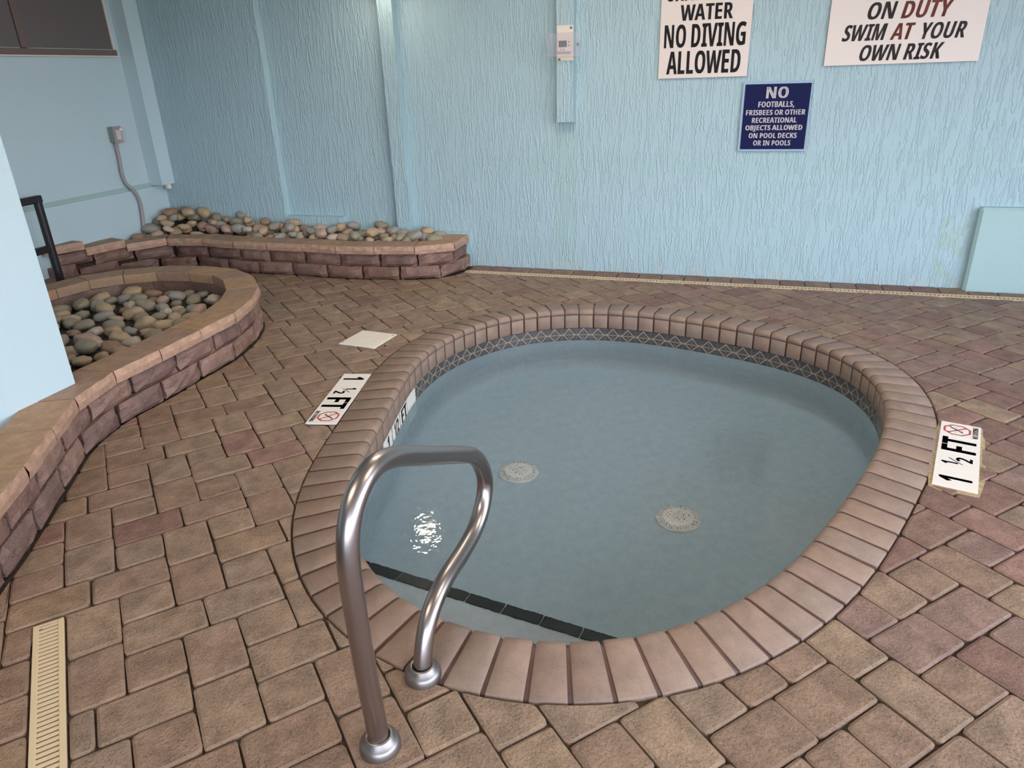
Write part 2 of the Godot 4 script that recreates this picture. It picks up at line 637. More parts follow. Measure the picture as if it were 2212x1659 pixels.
func build_room() -> void:
	structure("wall_back", slab(-1.74, ROOM_S1, -0.1, ROOM_H, -0.2, 0.0), M.stucco_main, "pale blue stucco wall behind the pool with the signs on it")
	structure("wall_back_recess", slab(ROOM_S0 - 0.2, -1.734, -0.1, ROOM_H, -0.2, 0.075), M.stucco, "pale blue stucco wall section between the corner and the vertical ledge")
	structure("wall_left", slab(ROOM_S0 - 0.2, ROOM_S0, -0.1, ROOM_H, 0.075, ROOM_T1), M.plain, "smooth pale blue side wall with the dark window and the outlet")
	# lower part of the side wall stands slightly proud, a stained joint on top of it
	structure("baseboard_left", slab(ROOM_S0, ROOM_S0 + 0.03, 0.0, 0.650, 0.075, ROOM_T1), M.plain, "low proud band of pale blue wall under the stained joint line", "wall base")
	structure("trim_1", slab(ROOM_S0, ROOM_S0 + 0.012, 0.650, 0.684, 0.21, ROOM_T1), M.joint_paint, "grey green stained joint line along the side wall", "joint")
	var post := structure("trim_2", slab(ROOM_S0, -2.885, 0.662, ROOM_H, 0.01, 0.232), M.plain_trim, "pale blue boxed post in the corner that stops above the stones", "boxed post")
	var stub := st_new()
	add_lathe(stub, [Vector2(0.0, -0.045), Vector2(0.026, -0.045), Vector2(0.028, -0.04), Vector2(0.028, 0.0)], 16)
	put(done(stub), "pipe_stub", M.white_plastic, post, Transform3D(Basis.IDENTITY, wp(-2.925, 0.662, 0.12)))
	structure("trim_3", slab(-0.628, -0.505, 0.2, ROOM_H, 0.0, 0.085), M.stucco, "pale blue stucco pilaster rising from the far stone planter", "pilaster")
	structure("trim_4", slab(0.780, 0.906, 1.147, ROOM_H, 0.0, 0.085), M.stucco, "pale blue boxed conduit that ends above the floor under the thermostat", "boxed conduit")
	structure("trim_5", slab(-1.734, -1.17, 0.1, 0.388, 0.0, 0.075), M.stucco, "low pale blue ledge at the wall foot behind the stones", "ledge")
	structure("trim_6", slab(-1.17, 0.0, 0.1, 0.283, 0.0, 0.03), M.stucco, "thin pale blue kerb along the wall foot behind the planter", "kerb")
	# block that stands out at the right end of the wall
	var st := st_new()
	add_box(st, Vector3(1.2, 0.26, 0.0), Vector3(2.4, 0.62, 0.13), 0.018)
	var blk := put(done(st), "trim_7", M.plain_green, null, Transform3D(Basis(WALL_DIR, Vector3.UP, WALL_OUT), wp(3.695, 0.0, 0.0)))
	tag(blk, "low pale green blue block standing out from the wall by the drain", "wall block", "", "structure")
	# rest of the room, behind and beside the camera
	structure("ceiling", slab(ROOM_S0 - 0.2, ROOM_S1 + 0.2, ROOM_H, ROOM_H + 0.2, -0.2, ROOM_T1 + 0.2), M.ceiling, "white ceiling over the pool deck", "ceiling")
	structure("wall_right", slab(ROOM_S1, ROOM_S1 + 0.2, -0.1, 0.3, -0.2, ROOM_T1), M.plain, "low pale blue wall under the wide opening", "wall")
	structure("wall_right_shade_pier", slab(ROOM_S1, ROOM_S1 + 0.2, 0.3, ROOM_H, -0.2, 1.9), M.plain, "unseen pale blue pier widened to shade the right end of the back wall", "wall")  # out of view, made wide to keep light off the right wall end
	structure("wall_near", slab(ROOM_S0 - 0.2, 1.5, -0.1, ROOM_H, ROOM_T1, ROOM_T1 + 0.2), M.plain, "pale blue wall behind the photographer", "wall")
	structure("wall_near_sill", slab(1.5, ROOM_S1 + 0.2, -0.1, 0.4, ROOM_T1, ROOM_T1 + 0.2), M.plain, "low pale blue wall under the near opening", "wall")
	# window in the side wall
	var win := base("window_1", Vector3.ZERO)
	tag(win, "dark brown framed window in the side wall", "window", "", "structure")
	var fr := Transform3D(Basis(WALL_OUT, Vector3.UP, -WALL_DIR), wp(ROOM_S0, 0.0, 0.0))
	put(box_mesh(Vector3(1.55, 1.762, -0.012), Vector3(2.52, 0.042, 0.05), 0.004), "window_sill", M.brown_frame, win, fr)
	put(box_mesh(Vector3(1.55, 1.735, -0.01), Vector3(2.56, 0.012, 0.03), 0.002), "sill_bead", M.white_plastic, win, fr)
	put(box_mesh(Vector3(1.14, 2.29, -0.006), Vector3(0.05, 1.01, 0.03), 0.004), "mullion", M.brown_frame, win, fr)
	put(box_mesh(Vector3(0.298, 2.29, -0.006), Vector3(0.012, 1.01, 0.03), 0.002), "window_frame", M.white_plastic, win, fr)
	put(box_mesh(Vector3(0.71, 2.29, -0.002), Vector3(0.81, 1.0, 0.012)), "pane", M.dark_glass, win, fr)
	put(box_mesh(Vector3(1.98, 2.29, -0.002), Vector3(1.62, 1.0, 0.012)), "pane", M.dark_glass, win, fr)
	# pillar that stands in the near planter
	var pc := [Vector2(-1.986, -3.008), Vector2(-2.11, -2.60)]
	var e: Vector2 = (pc[1] - pc[0]).normalized()
	var inn := Vector2(-e.y, e.x)
	if inn.x > 0: inn = -inn
	var quadp := PackedVector2Array([pc[0], pc[1], pc[1] + inn * 0.42, pc[0] + inn * 0.42])
	st = st_new()
	flat(st)
	add_sides(st, quadp, 0.0, ROOM_H)
	add_poly(st, quadp, ROOM_H)
	var pil := put(done(st), "pillar", M.plain)
	tag(pil, "square pale blue textured pillar standing in the curved planter", "pillar", "", "structure")

# ------------------------------------------------------------------ pool outline

func pool_radius(a: float) -> float:
	var v: float = POOL_SERIES[0]
	for k in range(1, 7):
		v += POOL_SERIES[2 * k - 1] * cos(k * a) + POOL_SERIES[2 * k] * sin(k * a)
	return v

func make_ring() -> void:
	var n := 1440
	ring_len.append(0.0)
	for i in n:
		var a := TAU * i / n
		ring.append(POOL_CENTRE + Vector2(cos(a), sin(a)) * pool_radius(a))
	for i in n:
		ring_total += ring[i].distance_to(ring[(i + 1) % n])
		ring_len.append(ring_total)

# point on the outline after that many metres, moved inwards by off
func at_ring(l: float, off := 0.0) -> Vector2:
	l = fposmod(l, ring_total)
	var lo := 0
	var hi := ring.size()
	while hi - lo > 1:
		var m := (lo + hi) / 2
		if ring_len[m] <= l: lo = m
		else: hi = m
	var n := ring.size()
	var f := (l - ring_len[lo]) / (ring_len[lo + 1] - ring_len[lo])
	var q := ring[lo % n].lerp(ring[(lo + 1) % n], f)
	if off == 0.0: return q
	var t := (ring[(lo + 4) % n] - ring[(lo - 3 + n) % n]).normalized()
	return q + Vector2(-t.y, t.x) * off

func ring_poly(off: float, n := 180) -> PackedVector2Array:
	var out := PackedVector2Array()
	for i in n:
		out.append(at_ring(ring_total * i / n, off))
	return out

# ------------------------------------------------------------------ floor

# where the corner of a paver lies, from its place in the laying pattern (units of a half paver)
func laid(x: float, y: float) -> Vector2:
	var u := x / 30.0 - 0.5
	var v := y / 30.0 - 0.2
	var b := [1.0, u, v, u * u, u * v, v * v]
	var cxs := [-0.25047, 2.0063, 1.10768, -0.00403, -0.00557, -0.00737]
	var czs := [-3.32765, -1.12677, 2.01013, 0.04356, 0.01424, 0.01706]
	var q := Vector2.ZERO
	for i in 6:
		q += Vector2(cxs[i], czs[i]) * b[i]
	return q

var obstacles: Array[PackedVector2Array] = []

func rect2(c: Vector2, ax: Vector2, hw: float, hh: float) -> PackedVector2Array:
	var ay := Vector2(-ax.y, ax.x)
	return PackedVector2Array([c - ax * hw - ay * hh, c + ax * hw - ay * hh, c + ax * hw + ay * hh, c - ax * hw + ay * hh])

func wall2(s: float, t: float) -> Vector2:
	var q := wp(s, 0, t)
	return Vector2(q.x, q.z)

# things set into the paving
const MARKER_LEFT := [Vector2(-0.8823, -3.3479), Vector2(0.0645, -0.6023)]      # centre; along it, far end first
const MARKER_RIGHT := [Vector2(1.8253, -2.5547), Vector2(-0.3197, 0.4994)]
const LID := [Vector2(-0.8893, -4.2273), Vector2(0.1057, -0.2332)]
const DRAIN_NEAR := [Vector2(-1.4483, -1.7385), Vector2(0.2956, 0.5139)]

func make_obstacles() -> void:
	obstacles.append(ring_poly(-0.004, 240))
	obstacles.append(rect2(MARKER_LEFT[0], MARKER_LEFT[1].normalized(), 0.308, 0.079))
	obstacles.append(rect2(MARKER_RIGHT[0], MARKER_RIGHT[1].normalized(), 0.308, 0.079))
	obstacles.append(rect2(LID[0], LID[1].normalized(), 0.133, 0.133))
	var a: Vector2 = DRAIN_NEAR[1].normalized()
	obstacles.append(rect2(DRAIN_NEAR[0] + a * 0.5, a, 0.505, 0.045))
	obstacles.append(planter_poly(PATH_A, 0.012))
	obstacles.append(planter_poly(PATH_B, 0.012))

func build_floor() -> void:
	make_obstacles()
	var fl := base("floor")
	tag(fl, "brown tumbled concrete pavers laid around the pool", "paving", "", "structure")
	# sand bed with the pool cut out of it
	var st := st_new()
	flat(st)
	var n := 144
	var corners := [wall2(ROOM_S0 - 0.1, -0.1), wall2(ROOM_S1 + 0.1, -0.1), wall2(ROOM_S1 + 0.1, ROOM_T1 + 0.1), wall2(ROOM_S0 - 0.1, ROOM_T1 + 0.1)]
	var outer := PackedVector2Array()
	var inner := PackedVector2Array()
	for i in n:
		var q := at_ring(ring_total * i / n, 0.03)
		var d := (q - POOL_CENTRE).normalized()
		var best := q + d * 30.0
		for k in 4:
			var hit: Variant = Geometry2D.segment_intersects_segment(POOL_CENTRE, POOL_CENTRE + d * 30.0, corners[k], corners[(k + 1) % 4])
			if hit != null: best = hit
		inner.append(q)
		outer.append(best)
	for i in n:
		var j := (i + 1) % n
		quad(st, v3(inner[i], -0.014), v3(inner[j], -0.014), v3(outer[j], -0.014), v3(outer[i], -0.014), Vector3.UP)
		quad(st, v3(inner[i], -0.25), v3(inner[j], -0.25), v3(outer[j], -0.25), v3(outer[i], -0.25), Vector3.DOWN)
		quad(st, v3(inner[i], -0.014), v3(inner[j], -0.014), v3(inner[j], -0.25), v3(inner[i], -0.25), v3(POOL_CENTRE - inner[i], 0))
	put(done(st), "sand_bed", M.bedding, fl)
	# pavers: squares (2 by 2) and oblongs (2 by 3, 3 by 2) in the repeating pattern of the photograph
	var rects := []
	for k in range(-8, 24):
		var x := 4.0 * k
		var first := 6.0 if posmod(k, 2) == 0 else 2.0
		for m in range(-8, 9):
			var y := first + 8.0 * m
			rects.append([x, y + 2.0, x + 2.0, y + 5.0])
			rects.append([x, y + 5.0, x + 2.0, y + 8.0])
			rects.append([x + 2.0, y - 2.0, x + 4.0, y])
			rects.append([x + 2.0, y + 2.0, x + 4.0, y + 4.0])
			rects.append([x + 1.0, y, x + 4.0, y + 2.0])
			rects.append([x + 2.0, y + 4.0, x + 5.0, y + 6.0])
	var cam: Camera3D = get_node("camera")
	var inv := cam.transform.affine_inverse()
	var fpx := 1542.18
	var region := PackedVector2Array([wall2(ROOM_S0 + 0.02, 0.252), wall2(ROOM_S1, 0.252), wall2(ROOM_S1, ROOM_T1), wall2(ROOM_S0 + 0.02, ROOM_T1)])
	var made := []
	for q in rects:
		var mid := laid((q[0] + q[2]) * 0.5, (q[1] + q[3]) * 0.5)
		var cv := inv * v3(mid, 0.0)
		var px := 1e6
		if cv.z < -0.2:
			px = max(abs(cv.x / -cv.z) * fpx - 1106.0, abs(cv.y / -cv.z) * fpx - 829.5)
		if px > 420.0 and mid.distance_to(Vector2(0, -1.2)) > 1.6: continue
		if px > 5000.0 and mid.y > 0.3: continue
		var j := 0.035
		var poly := PackedVector2Array()
		for c in [[0, 1], [2, 1], [2, 3], [0, 3]]:
			poly.append(laid(q[c[0]] + rng.randf_range(-j, j), q[c[1]] + rng.randf_range(-j, j)))
		var parts: Array = Geometry2D.intersect_polygons(poly, region)
		for ob in obstacles:
			var next := []
			for pp in parts:
				next.append_array(Geometry2D.clip_polygons(pp, ob))
			parts = next
		for pp in parts:
			if area(pp) < 0.0009: continue
			var rim := 0.0
			for w in pp.size(): rim += pp[w].distance_to(pp[(w + 1) % pp.size()])
			if area(pp) / rim < 0.0065: continue
			var small: Array = Geometry2D.offset_polygon(pp, -0.0026)
			if small.is_empty() or area(small[0]) < 0.0006: continue
			var dist: float = v3(mid, 0.0).distance_to(Vector3(0, 1.5, 0))
			var size: float = sqrt(area(small[0])) / dist * (0.05 if px > 30.0 else 1.0)
			made.append([size, tidy(small[0]), mid])
	made.sort_custom(func(a, b): return a[0] > b[0])
	var rest := []
	for i in M.pavers.size(): rest.append(null)
	for i in made.size():
		var poly: PackedVector2Array = made[i][1]
		var mid: Vector2 = made[i][2]
		var redder: bool = rng.randf() < (0.62 if mid.x > 0.9 else 0.07)
		var tone: int = [6, 7, 9, 6, 4, 7][rng.randi() % 6] if redder else [0, 1, 3, 5, 8, 2, 0, 1][rng.randi() % 8]
		if i < 300:
			var st2 := st_new()
			var c := centroid(poly)
			var loc := PackedVector2Array()
			for w in poly: loc.append(w - c)
			add_paver(st2, loc, rng.randf_range(-0.0015, 0.0015))
			put(done(st2), "paver", M.pavers[tone], fl, Transform3D(Basis.IDENTITY, v3(c, 0.0)))
		else:
			if rest[tone] == null: rest[tone] = st_new()
			add_paver(rest[tone], poly, rng.randf_range(-0.0015, 0.0015))
	var am := ArrayMesh.new()
	for i in rest.size():
		if rest[i] == null: continue
		rest[i].generate_normals()
		rest[i].set_material(M.pavers[i])
		rest[i].commit(am)
	var far := put(am, "far_pavers", null, fl)
	tag(far, "", "", "", "stuff")
	# soldier course along the wall
	var s := 0.03
	while s < 4.6:
		var wdt := 0.176 + rng.randf_range(-0.006, 0.006)
		var poly := PackedVector2Array()
		for c in [[s, 0.075 if s > 3.6 else 0.006], [s + wdt - 0.006, 0.075 if s > 3.6 else 0.006], [s + wdt - 0.006, 0.176], [s, 0.176]]:
			poly.append(wall2(c[0], c[1]))
		var st3 := st_new()
		var c0 := centroid(poly)
		var loc := PackedVector2Array()
		for w in tidy(poly): loc.append(w - c0)
		add_paver(st3, loc, 0.0)
		put(done(st3), "edge_paver", M.pavers[[4, 7, 9, 1][rng.randi() % 4]], fl, Transform3D(Basis.IDENTITY, v3(c0, 0.0)))
		s += wdt
	# ramp behind the near planter
	st = st_new()
	flat(st)
	var ra := Vector3(-2.75, 0.0, -5.55); var rb := Vector3(-2.75, 0.0, -6.1)
	var rc := wp(ROOM_S0 + 0.03, 0.13, 0.9); var rd := wp(ROOM_S0 + 0.03, 0.13, 2.6)
	quad(st, ra, rb, rc, rd, Vector3.UP)
	quad(st, ra + Vector3.DOWN * 0.1, rb + Vector3.DOWN * 0.1, rc + Vector3.DOWN * 0.3, rd + Vector3.DOWN * 0.3, Vector3.DOWN)
	quad(st, ra, rd, rd + Vector3.DOWN * 0.3, ra + Vector3.DOWN * 0.1, Vector3(0, 0, 1))
	put(done(st), "ramp", M.pavers[4], fl)

# drops points that nearly coincide or lie on a line
func tidy(poly: PackedVector2Array) -> PackedVector2Array:
	var a := PackedVector2Array()
	for i in poly.size():
		if a.is_empty() or poly[i].distance_to(a[a.size() - 1]) > 0.004: a.append(poly[i])
	while a.size() > 3 and a[0].distance_to(a[a.size() - 1]) < 0.004: a.remove_at(a.size() - 1)
	var b := PackedVector2Array()
	for i in a.size():
		var p := a[(i - 1 + a.size()) % a.size()]; var c := a[(i + 1) % a.size()]
		if a.size() <= 4 or abs((a[i] - p).normalized().cross((c - a[i]).normalized())) > 0.02: b.append(a[i])
	return b if b.size() >= 3 else a

func add_paver(st: SurfaceTool, poly: PackedVector2Array, lift: float) -> void:
	var turn := 0.0
	for i in poly.size(): turn += poly[i].cross(poly[(i + 1) % poly.size()])
	if turn < 0.0: poly.reverse()
	# rounded corners
	var out := PackedVector2Array()
	var n := poly.size()
	for i in n:
		var p := poly[(i - 1 + n) % n]; var q := poly[i]; var r := poly[(i + 1) % n]
		var bend: float = abs((q - p).normalized().cross((r - q).normalized()))
		if bend < 0.35:
			out.append(q)
			continue
		var cut: float = min(rng.randf_range(0.009, 0.021), min(q.distance_to(p), q.distance_to(r)) * 0.35)
		var a := q + (p - q).normalized() * cut
		var c := q + (r - q).normalized() * cut
		out.append(a)
		out.append((a + c) * 0.25 + q * 0.5)
		out.append(c)
	n = out.size()
	var inn := PackedVector2Array()
	var cen := centroid(out)
	for i in n:
		var t := (out[(i + 1) % n] - out[(i - 1 + n) % n]).normalized()
		var nn := Vector2(-t.y, t.x)
		inn.append(out[i] + nn * min(0.008, out[i].distance_to(cen) * 0.3))
	flat(st)
	if Geometry2D.triangulate_polygon(inn).is_empty():
		for i in n: inn[i] = out[i].lerp(cen, 0.1)
		for i in n: tri(st, v3(inn[i], lift), v3(inn[(i + 1) % n], lift), v3(cen, lift), Vector3.UP)
	else:
		add_poly(st, inn, lift)
	smooth(st, 3)
	for i in n:
		var j := (i + 1) % n
		quad(st, v3(out[i], lift - 0.0036), v3(out[j], lift - 0.0036), v3(inn[j], lift), v3(inn[i], lift), Vector3.UP)
	flat(st)
	for i in n:
		var j := (i + 1) % n
		quad(st, v3(out[i], lift - 0.0036), v3(out[j], lift - 0.0036), v3(out[j], -0.03), v3(out[i], -0.03), v3(Vector2(out[j].y - out[i].y, out[i].x - out[j].x), 0))

# ------------------------------------------------------------------ pool

func build_pool() -> void:
	var pool := base("wading_pool")
	tag(pool, "small round wading pool with tan brick coping and grey plaster", "pool")
	var count := 85
	var start := ring_length_at(deg_to_rad(95.01))
	var pitch := ring_total / count
	# coping bricks: bullnose on the pool side; below each the upright face brick
	var prof := [Vector2(0.0, -0.05), Vector2(0.0, -0.003), Vector2(0.005, 0.002), Vector2(0.178, 0.018), Vector2(0.194, 0.0165), Vector2(0.204, 0.010), Vector2(0.209, 0.001), Vector2(0.21, -0.008), Vector2(0.207, -0.019), Vector2(0.16, -0.019)]
	var face := [Vector2(0.15, -0.021), Vector2(0.2045, -0.021), Vector2(0.207, -0.024), Vector2(0.207, -0.108), Vector2(0.204, -0.113), Vector2(0.15, -0.113)]
	for i in count:
		var l0 := start + pitch * i
		var gap := 0.0075 + rng.randf_range(-0.0012, 0.0012)
		var tone: Material = M.coping[rng.randi() % 5]
		add_coping(pool, "coping_brick", prof, l0, pitch, gap, gap * 0.66, tone, rng.randf_range(-0.0012, 0.0012))
		add_coping(pool, "face_brick", face, l0, pitch, gap * 0.9, gap * 0.75, M.coping[rng.randi() % 5], 0.0)
	# mortar between them: the same sections a little lower
	var st := st_new()
	smooth(st, 0)
	var mp := [Vector2(0.004, -0.05), Vector2(0.004, -0.006), Vector2(0.178, 0.012), Vector2(0.192, 0.010), Vector2(0.200, 0.002), Vector2(0.202, -0.012), Vector2(0.1995, -0.022), Vector2(0.1995, -0.116), Vector2(0.15, -0.12)]
	var n := 240
	for i in n:
		for k in mp.size() - 1:
			var a: Vector2 = mp[k]; var b: Vector2 = mp[k + 1]
			var l := ring_total * i / n; var m := ring_total * (i + 1) / n
			var nrm := Vector2(-(b.y - a.y), b.x - a.x)
			var ind := (at_ring(l, 0.1) - at_ring(l, 0.0)).normalized()
			quad(st, v3(at_ring(l, a.x), a.y), v3(at_ring(m, a.x), a.y), v3(at_ring(m, b.x), b.y), v3(at_ring(l, b.x), b.y), v3(ind * nrm.x, nrm.y))
	put(done(st), "mortar_bed", M.mortar, pool)
	# waterline mosaic: two rows of small tiles, the inlay of the lower row mirrored
	var inner := 0.0
	for i in 720:
		inner += at_ring(ring_total * i / 720.0, 0.197).distance_to(at_ring(ring_total * (i + 1) / 720.0, 0.197))
	var tiles: int = 2 * int(round(inner / 0.052 / 2.0))
	for i in tiles:
		var l0 := ring_total * i / tiles
		var l1 := ring_total * (i + 1) / tiles
		var tm := st_new()
		for row in 2:
			add_tile(tm, l0, l1, -0.1155 - 0.0485 * row, -0.1625 - 0.0485 * row, row == 1)
		put(done(tm), "mosaic_tile", M.tile_a if i % 2 == 0 else M.tile_b, pool)
	# grout behind the tiles and plaster shell
	st = st_new()
	smooth(st, 0)
	for i in n:
		var l := ring_total * i / n; var m := ring_total * (i + 1) / n
		var ind := v3(at_ring(l, 0.1) - at_ring(l, 0.0), 0)
		quad(st, v3(at_ring(l, 0.1935), -0.112), v3(at_ring(m, 0.1935), -0.112), v3(at_ring(m, 0.1935), -0.214), v3(at_ring(l, 0.1935), -0.214), ind)
	put(done(st), "tile_grout", M.grout, pool)
	st = st_new()
	smooth(st, 0)
	var sp := [Vector2(0.194, -0.212), Vector2(0.199, -0.216), Vector2(0.203, -0.54), Vector2(0.215, -0.59), Vector2(0.245, -0.63), Vector2(0.29, -0.652), Vector2(0.36, -0.658)]
	for i in n:
		var l := ring_total * i / n; var m := ring_total * (i + 1) / n
		var ind := (at_ring(l, 0.1) - at_ring(l, 0.0)).normalized()
		for k in sp.size() - 1:
			var a: Vector2 = sp[k]; var b: Vector2 = sp[k + 1]
			var nrm := Vector2(-(b.y - a.y), b.x - a.x)
			quad(st, v3(at_ring(l, a.x), a.y), v3(at_ring(m, a.x), a.y), v3(at_ring(m, b.x), b.y), v3(at_ring(l, b.x), b.y), v3(ind * nrm.x, nrm.y))
		tri(st, v3(at_ring(l, 0.36), -0.658), v3(at_ring(m, 0.36), -0.658), v3(POOL_CENTRE, -0.66), Vector3.UP)
	put(done(st), "plaster_shell", M.plaster, pool)
	# step across the near end, black tiles along its edge
	var sa := Vector2(-0.603, -2.385)
	var sb := Vector2(0.300, -1.942)
	var dir := (sb - sa).normalized()
	var nearer := Vector2(-dir.y, dir.x)
	if nearer.y < 0: nearer = -nearer
	var half := PackedVector2Array([sa - dir * 2.0, sb + dir * 2.0, sb + dir * 2.0 + nearer * 3.0, sa - dir * 2.0 + nearer * 3.0])
	var step_polys: Array = Geometry2D.intersect_polygons(ring_poly(0.196, 240), half)
	var step_y := WATER_Y - 0.20
	st = st_new()
	flat(st)
	add_poly(st, step_polys[0], step_y)
	add_sides(st, step_polys[0], -0.66, step_y)
	put(done(st), "entry_step", M.step_plaster, pool)
	var d0 := -0.3
	while d0 < 1.4:
		var c := sa + dir * (d0 + 0.0755) + nearer * 0.026
		if Geometry2D.is_point_in_polygon(c, ring_poly(0.16, 120)):
			put(box_mesh(Vector3.ZERO, Vector3(0.149, 0.008, 0.052), 0.002), "step_tile", M.black_tile, pool, Transform3D(Basis(v3(dir, 0), Vector3.UP, v3(nearer, 0)), v3(c, step_y + 0.003)))
		d0 += 0.153
	# water
	st = st_new()
	smooth(st, 0)
	var wn := 120
	var rings := [0.197, 0.3, 0.45, 0.65, 0.9]
	for i in wn:
		var l := ring_total * i / wn; var m := ring_total * (i + 1) / wn
		tri(st, v3(at_ring(l, 0.197), WATER_Y), v3(at_ring(m, 0.197), WATER_Y), v3(POOL_CENTRE, WATER_Y), Vector3.UP)
	var water := put(done(st), "pool_water", M.water)
	tag(water, "clear shallow pool water with small ripples", "water", "", "stuff")
	# floor drains under water
	drain_cover(Vector2(0.018, -3.26), 0.2, "round white drain cover on the pool floor beneath the handrail top")
	drain_cover(Vector2(0.757, -2.807), 1.1, "round white drain cover on the pool floor farther from the handrail")

func ring_length_at(a: float) -> float:
	return ring_len[int(round(fposmod(a, TAU) / TAU * ring.size())) % ring.size()]

func add_coping(pool: Node3D, called: String, prof: Array, l0: float, pitch: float, g_out: float, g_in: float, m: Material, lift: float) -> void:
	var st := st_new()
	var o0 := at_ring(l0); var o1 := at_ring(l0 + pitch)
	var i0 := at_ring(l0, COPING); var i1 := at_ring(l0 + pitch, COPING)
	var to := (o1 - o0).normalized(); var ti := (i1 - i0).normalized()
	o0 += to * g_out; o1 -= to * g_out
	i0 += ti * g_in; i1 -= ti * g_in
	var c := (o0 + o1 + i0 + i1) * 0.25
	var stations := [0.0, 0.05, 0.95, 1.0]
	var drop := [0.003, 0.0, 0.0, 0.003]
	var grid := []
	for e in 4:
		var row := PackedVector3Array()
		for q in prof:
			var f: float = q.x / COPING
			if drop[e] > 0.0 and q.x > 0.19: f -= 0.002 / COPING
			var a := o0.lerp(i0, f); var b := o1.lerp(i1, f)
			var up: bool = q.y > -0.045
			row.append(v3(a.lerp(b, stations[e]) - c, q.y + lift - (drop[e] if up and called == "coping_brick" else 0.0)))
		grid.append(row)
	var ind := ((i0 + i1) - (o0 + o1)).normalized()
	smooth(st, 1)
	for e in 3:
		for k in prof.size() - 1:
			var a: Vector2 = prof[k]; var b: Vector2 = prof[k + 1]
			var nrm := Vector2(-(b.y - a.y), b.x - a.x)
			quad(st, grid[e][k], grid[e + 1][k], grid[e + 1][k + 1], grid[e][k + 1], v3(ind * nrm.x, nrm.y))
	flat(st)
	for e in [0, 3]:
		var o := v3(to * (-1.0 if e == 0 else 1.0), 0)
		for k in range(1, prof.size() - 1):
			tri(st, grid[e][0], grid[e][k], grid[e][k + 1], o)
	put(done(st), called, m, pool, Transform3D(Basis.IDENTITY, v3(c, 0)))

func add_tile(st: SurfaceTool, l0: float, l1: float, y1: float, y0: float, mirrored: bool) -> void:
	var a := at_ring(l0, 0.197); var b := at_ring(l1, 0.197)
	var t := (b - a).normalized() * 0.0012
	a += t; b -= t
	var ind := v3((at_ring(l0, 0.2) - at_ring(l0, 0.0)).normalized(), 0)
	flat(st)
	var P := [v3(a, y1), v3(b, y1), v3(b, y0), v3(a, y0)]
	var U := [Vector2(0, 0), Vector2(1, 0), Vector2(1, 1), Vector2(0, 1)]
	if mirrored: U = [Vector2(0, 1), Vector2(1, 1), Vector2(1, 0), Vector2(0, 0)]
	var n: Vector3 = (P[0] - P[2]).cross(P[0] - P[1])
	for i in ([0, 1, 2, 0, 2, 3] if n.dot(ind) >= 0.0 else [0, 2, 1, 0, 3, 2]):
		st.set_uv(U[i])
		st.add_vertex(P[i])
	st.set_uv(Vector2(0.5, 0.1))
	var back := ind * -0.004
	quad(st, P[0], P[1], P[1] + back, P[0] + back, Vector3.UP)
	quad(st, P[2], P[3], P[3] + back, P[2] + back, Vector3.DOWN)

func drain_cover(c: Vector2, turn: float, label: String) -> void:
	var o := base("drain_cover", v3(c, -0.66))
	o.rotation.y = turn
	tag(o, label, "drain cover", "drain covers on the pool floor")
	var st := st_new()
	add_lathe(st, [Vector2(0.104, 0.0), Vector2(0.104, 0.008), Vector2(0.098, 0.014), Vector2(0.07, 0.026), Vector2(0.062, 0.028), Vector2(0.0, 0.030)], 40)
	put(done(st), "cover_plate", M.tile_white, o)
	st = st_new()
	flat(st)
	for k in 52:
		var a := TAU * k / 52.0
		var d := Vector3(cos(a), 0, sin(a)); var e := Vector3(-d.z, 0, d.x) * 0.0013
		quad(st, d * 0.096 - e + Vector3.UP * 0.0158, d * 0.096 + e + Vector3.UP * 0.0158, d * 0.072 + e + Vector3.UP * 0.0262, d * 0.072 - e + Vector3.UP * 0.0262, Vector3.UP)
	put(done(st), "slot_ring", M.slot_grey, o)
	st = st_new()
	for ix in range(-5, 6):
		for iz in range(-5, 6):
			var q := Vector2(ix, iz) * 0.0105
			if q.length() > 0.056 or (ix + iz) % 2 != 0 and q.length() > 0.03: continue
			for k in 6:
				var a := TAU * k / 6.0; var b := TAU * (k + 1) / 6.0
				tri(st, v3(q, 0.0308), v3(q + Vector2(cos(a), sin(a)) * 0.0028, 0.0308), v3(q + Vector2(cos(b), sin(b)) * 0.0028, 0.0308), Vector3.UP)
	put(done(st), "hole_grid", M.slot_grey, o)

# ------------------------------------------------------------------ planters

const PATH_A := [Vector2(-1.60, -1.35), Vector2(-1.66, -1.75), Vector2(-1.708, -2.042), Vector2(-1.758, -2.279), Vector2(-1.834, -2.598), Vector2(-1.895, -2.88), Vector2(-1.871, -3.152), Vector2(-1.776, -3.42), Vector2(-1.688, -3.714), Vector2(-1.605, -3.997), Vector2(-1.595, -4.33), Vector2(-1.658, -4.637), Vector2(-1.836, -4.978), Vector2(-2.04, -5.14), Vector2(-2.28, -5.226), Vector2(-2.631, -5.255), Vector2(-2.993, -5.10), Vector2(-3.178, -4.874), Vector2(-3.32, -4.5), Vector2(-3.38, -4.0)]
const PATH_B := [Vector2(-3.60, -5.54), Vector2(-3.49, -5.63), Vector2(-3.31, -5.94), Vector2(-3.10, -6.20), Vector2(-2.81, -6.28), Vector2(-2.40, -6.10), Vector2(-2.087, -5.98), Vector2(-1.787, -5.89), Vector2(-1.469, -5.758), Vector2(-1.178, -5.678), Vector2(-0.878, -5.625), Vector2(-0.64, -5.61), Vector2(-0.45, -5.68), Vector2(-0.345, -5.82), Vector2(-0.315, -6.03)]

func path_len(path: Array) -> float:
	var l := 0.0
	for i in path.size() - 1: l += path[i].distance_to(path[i + 1])
	return l

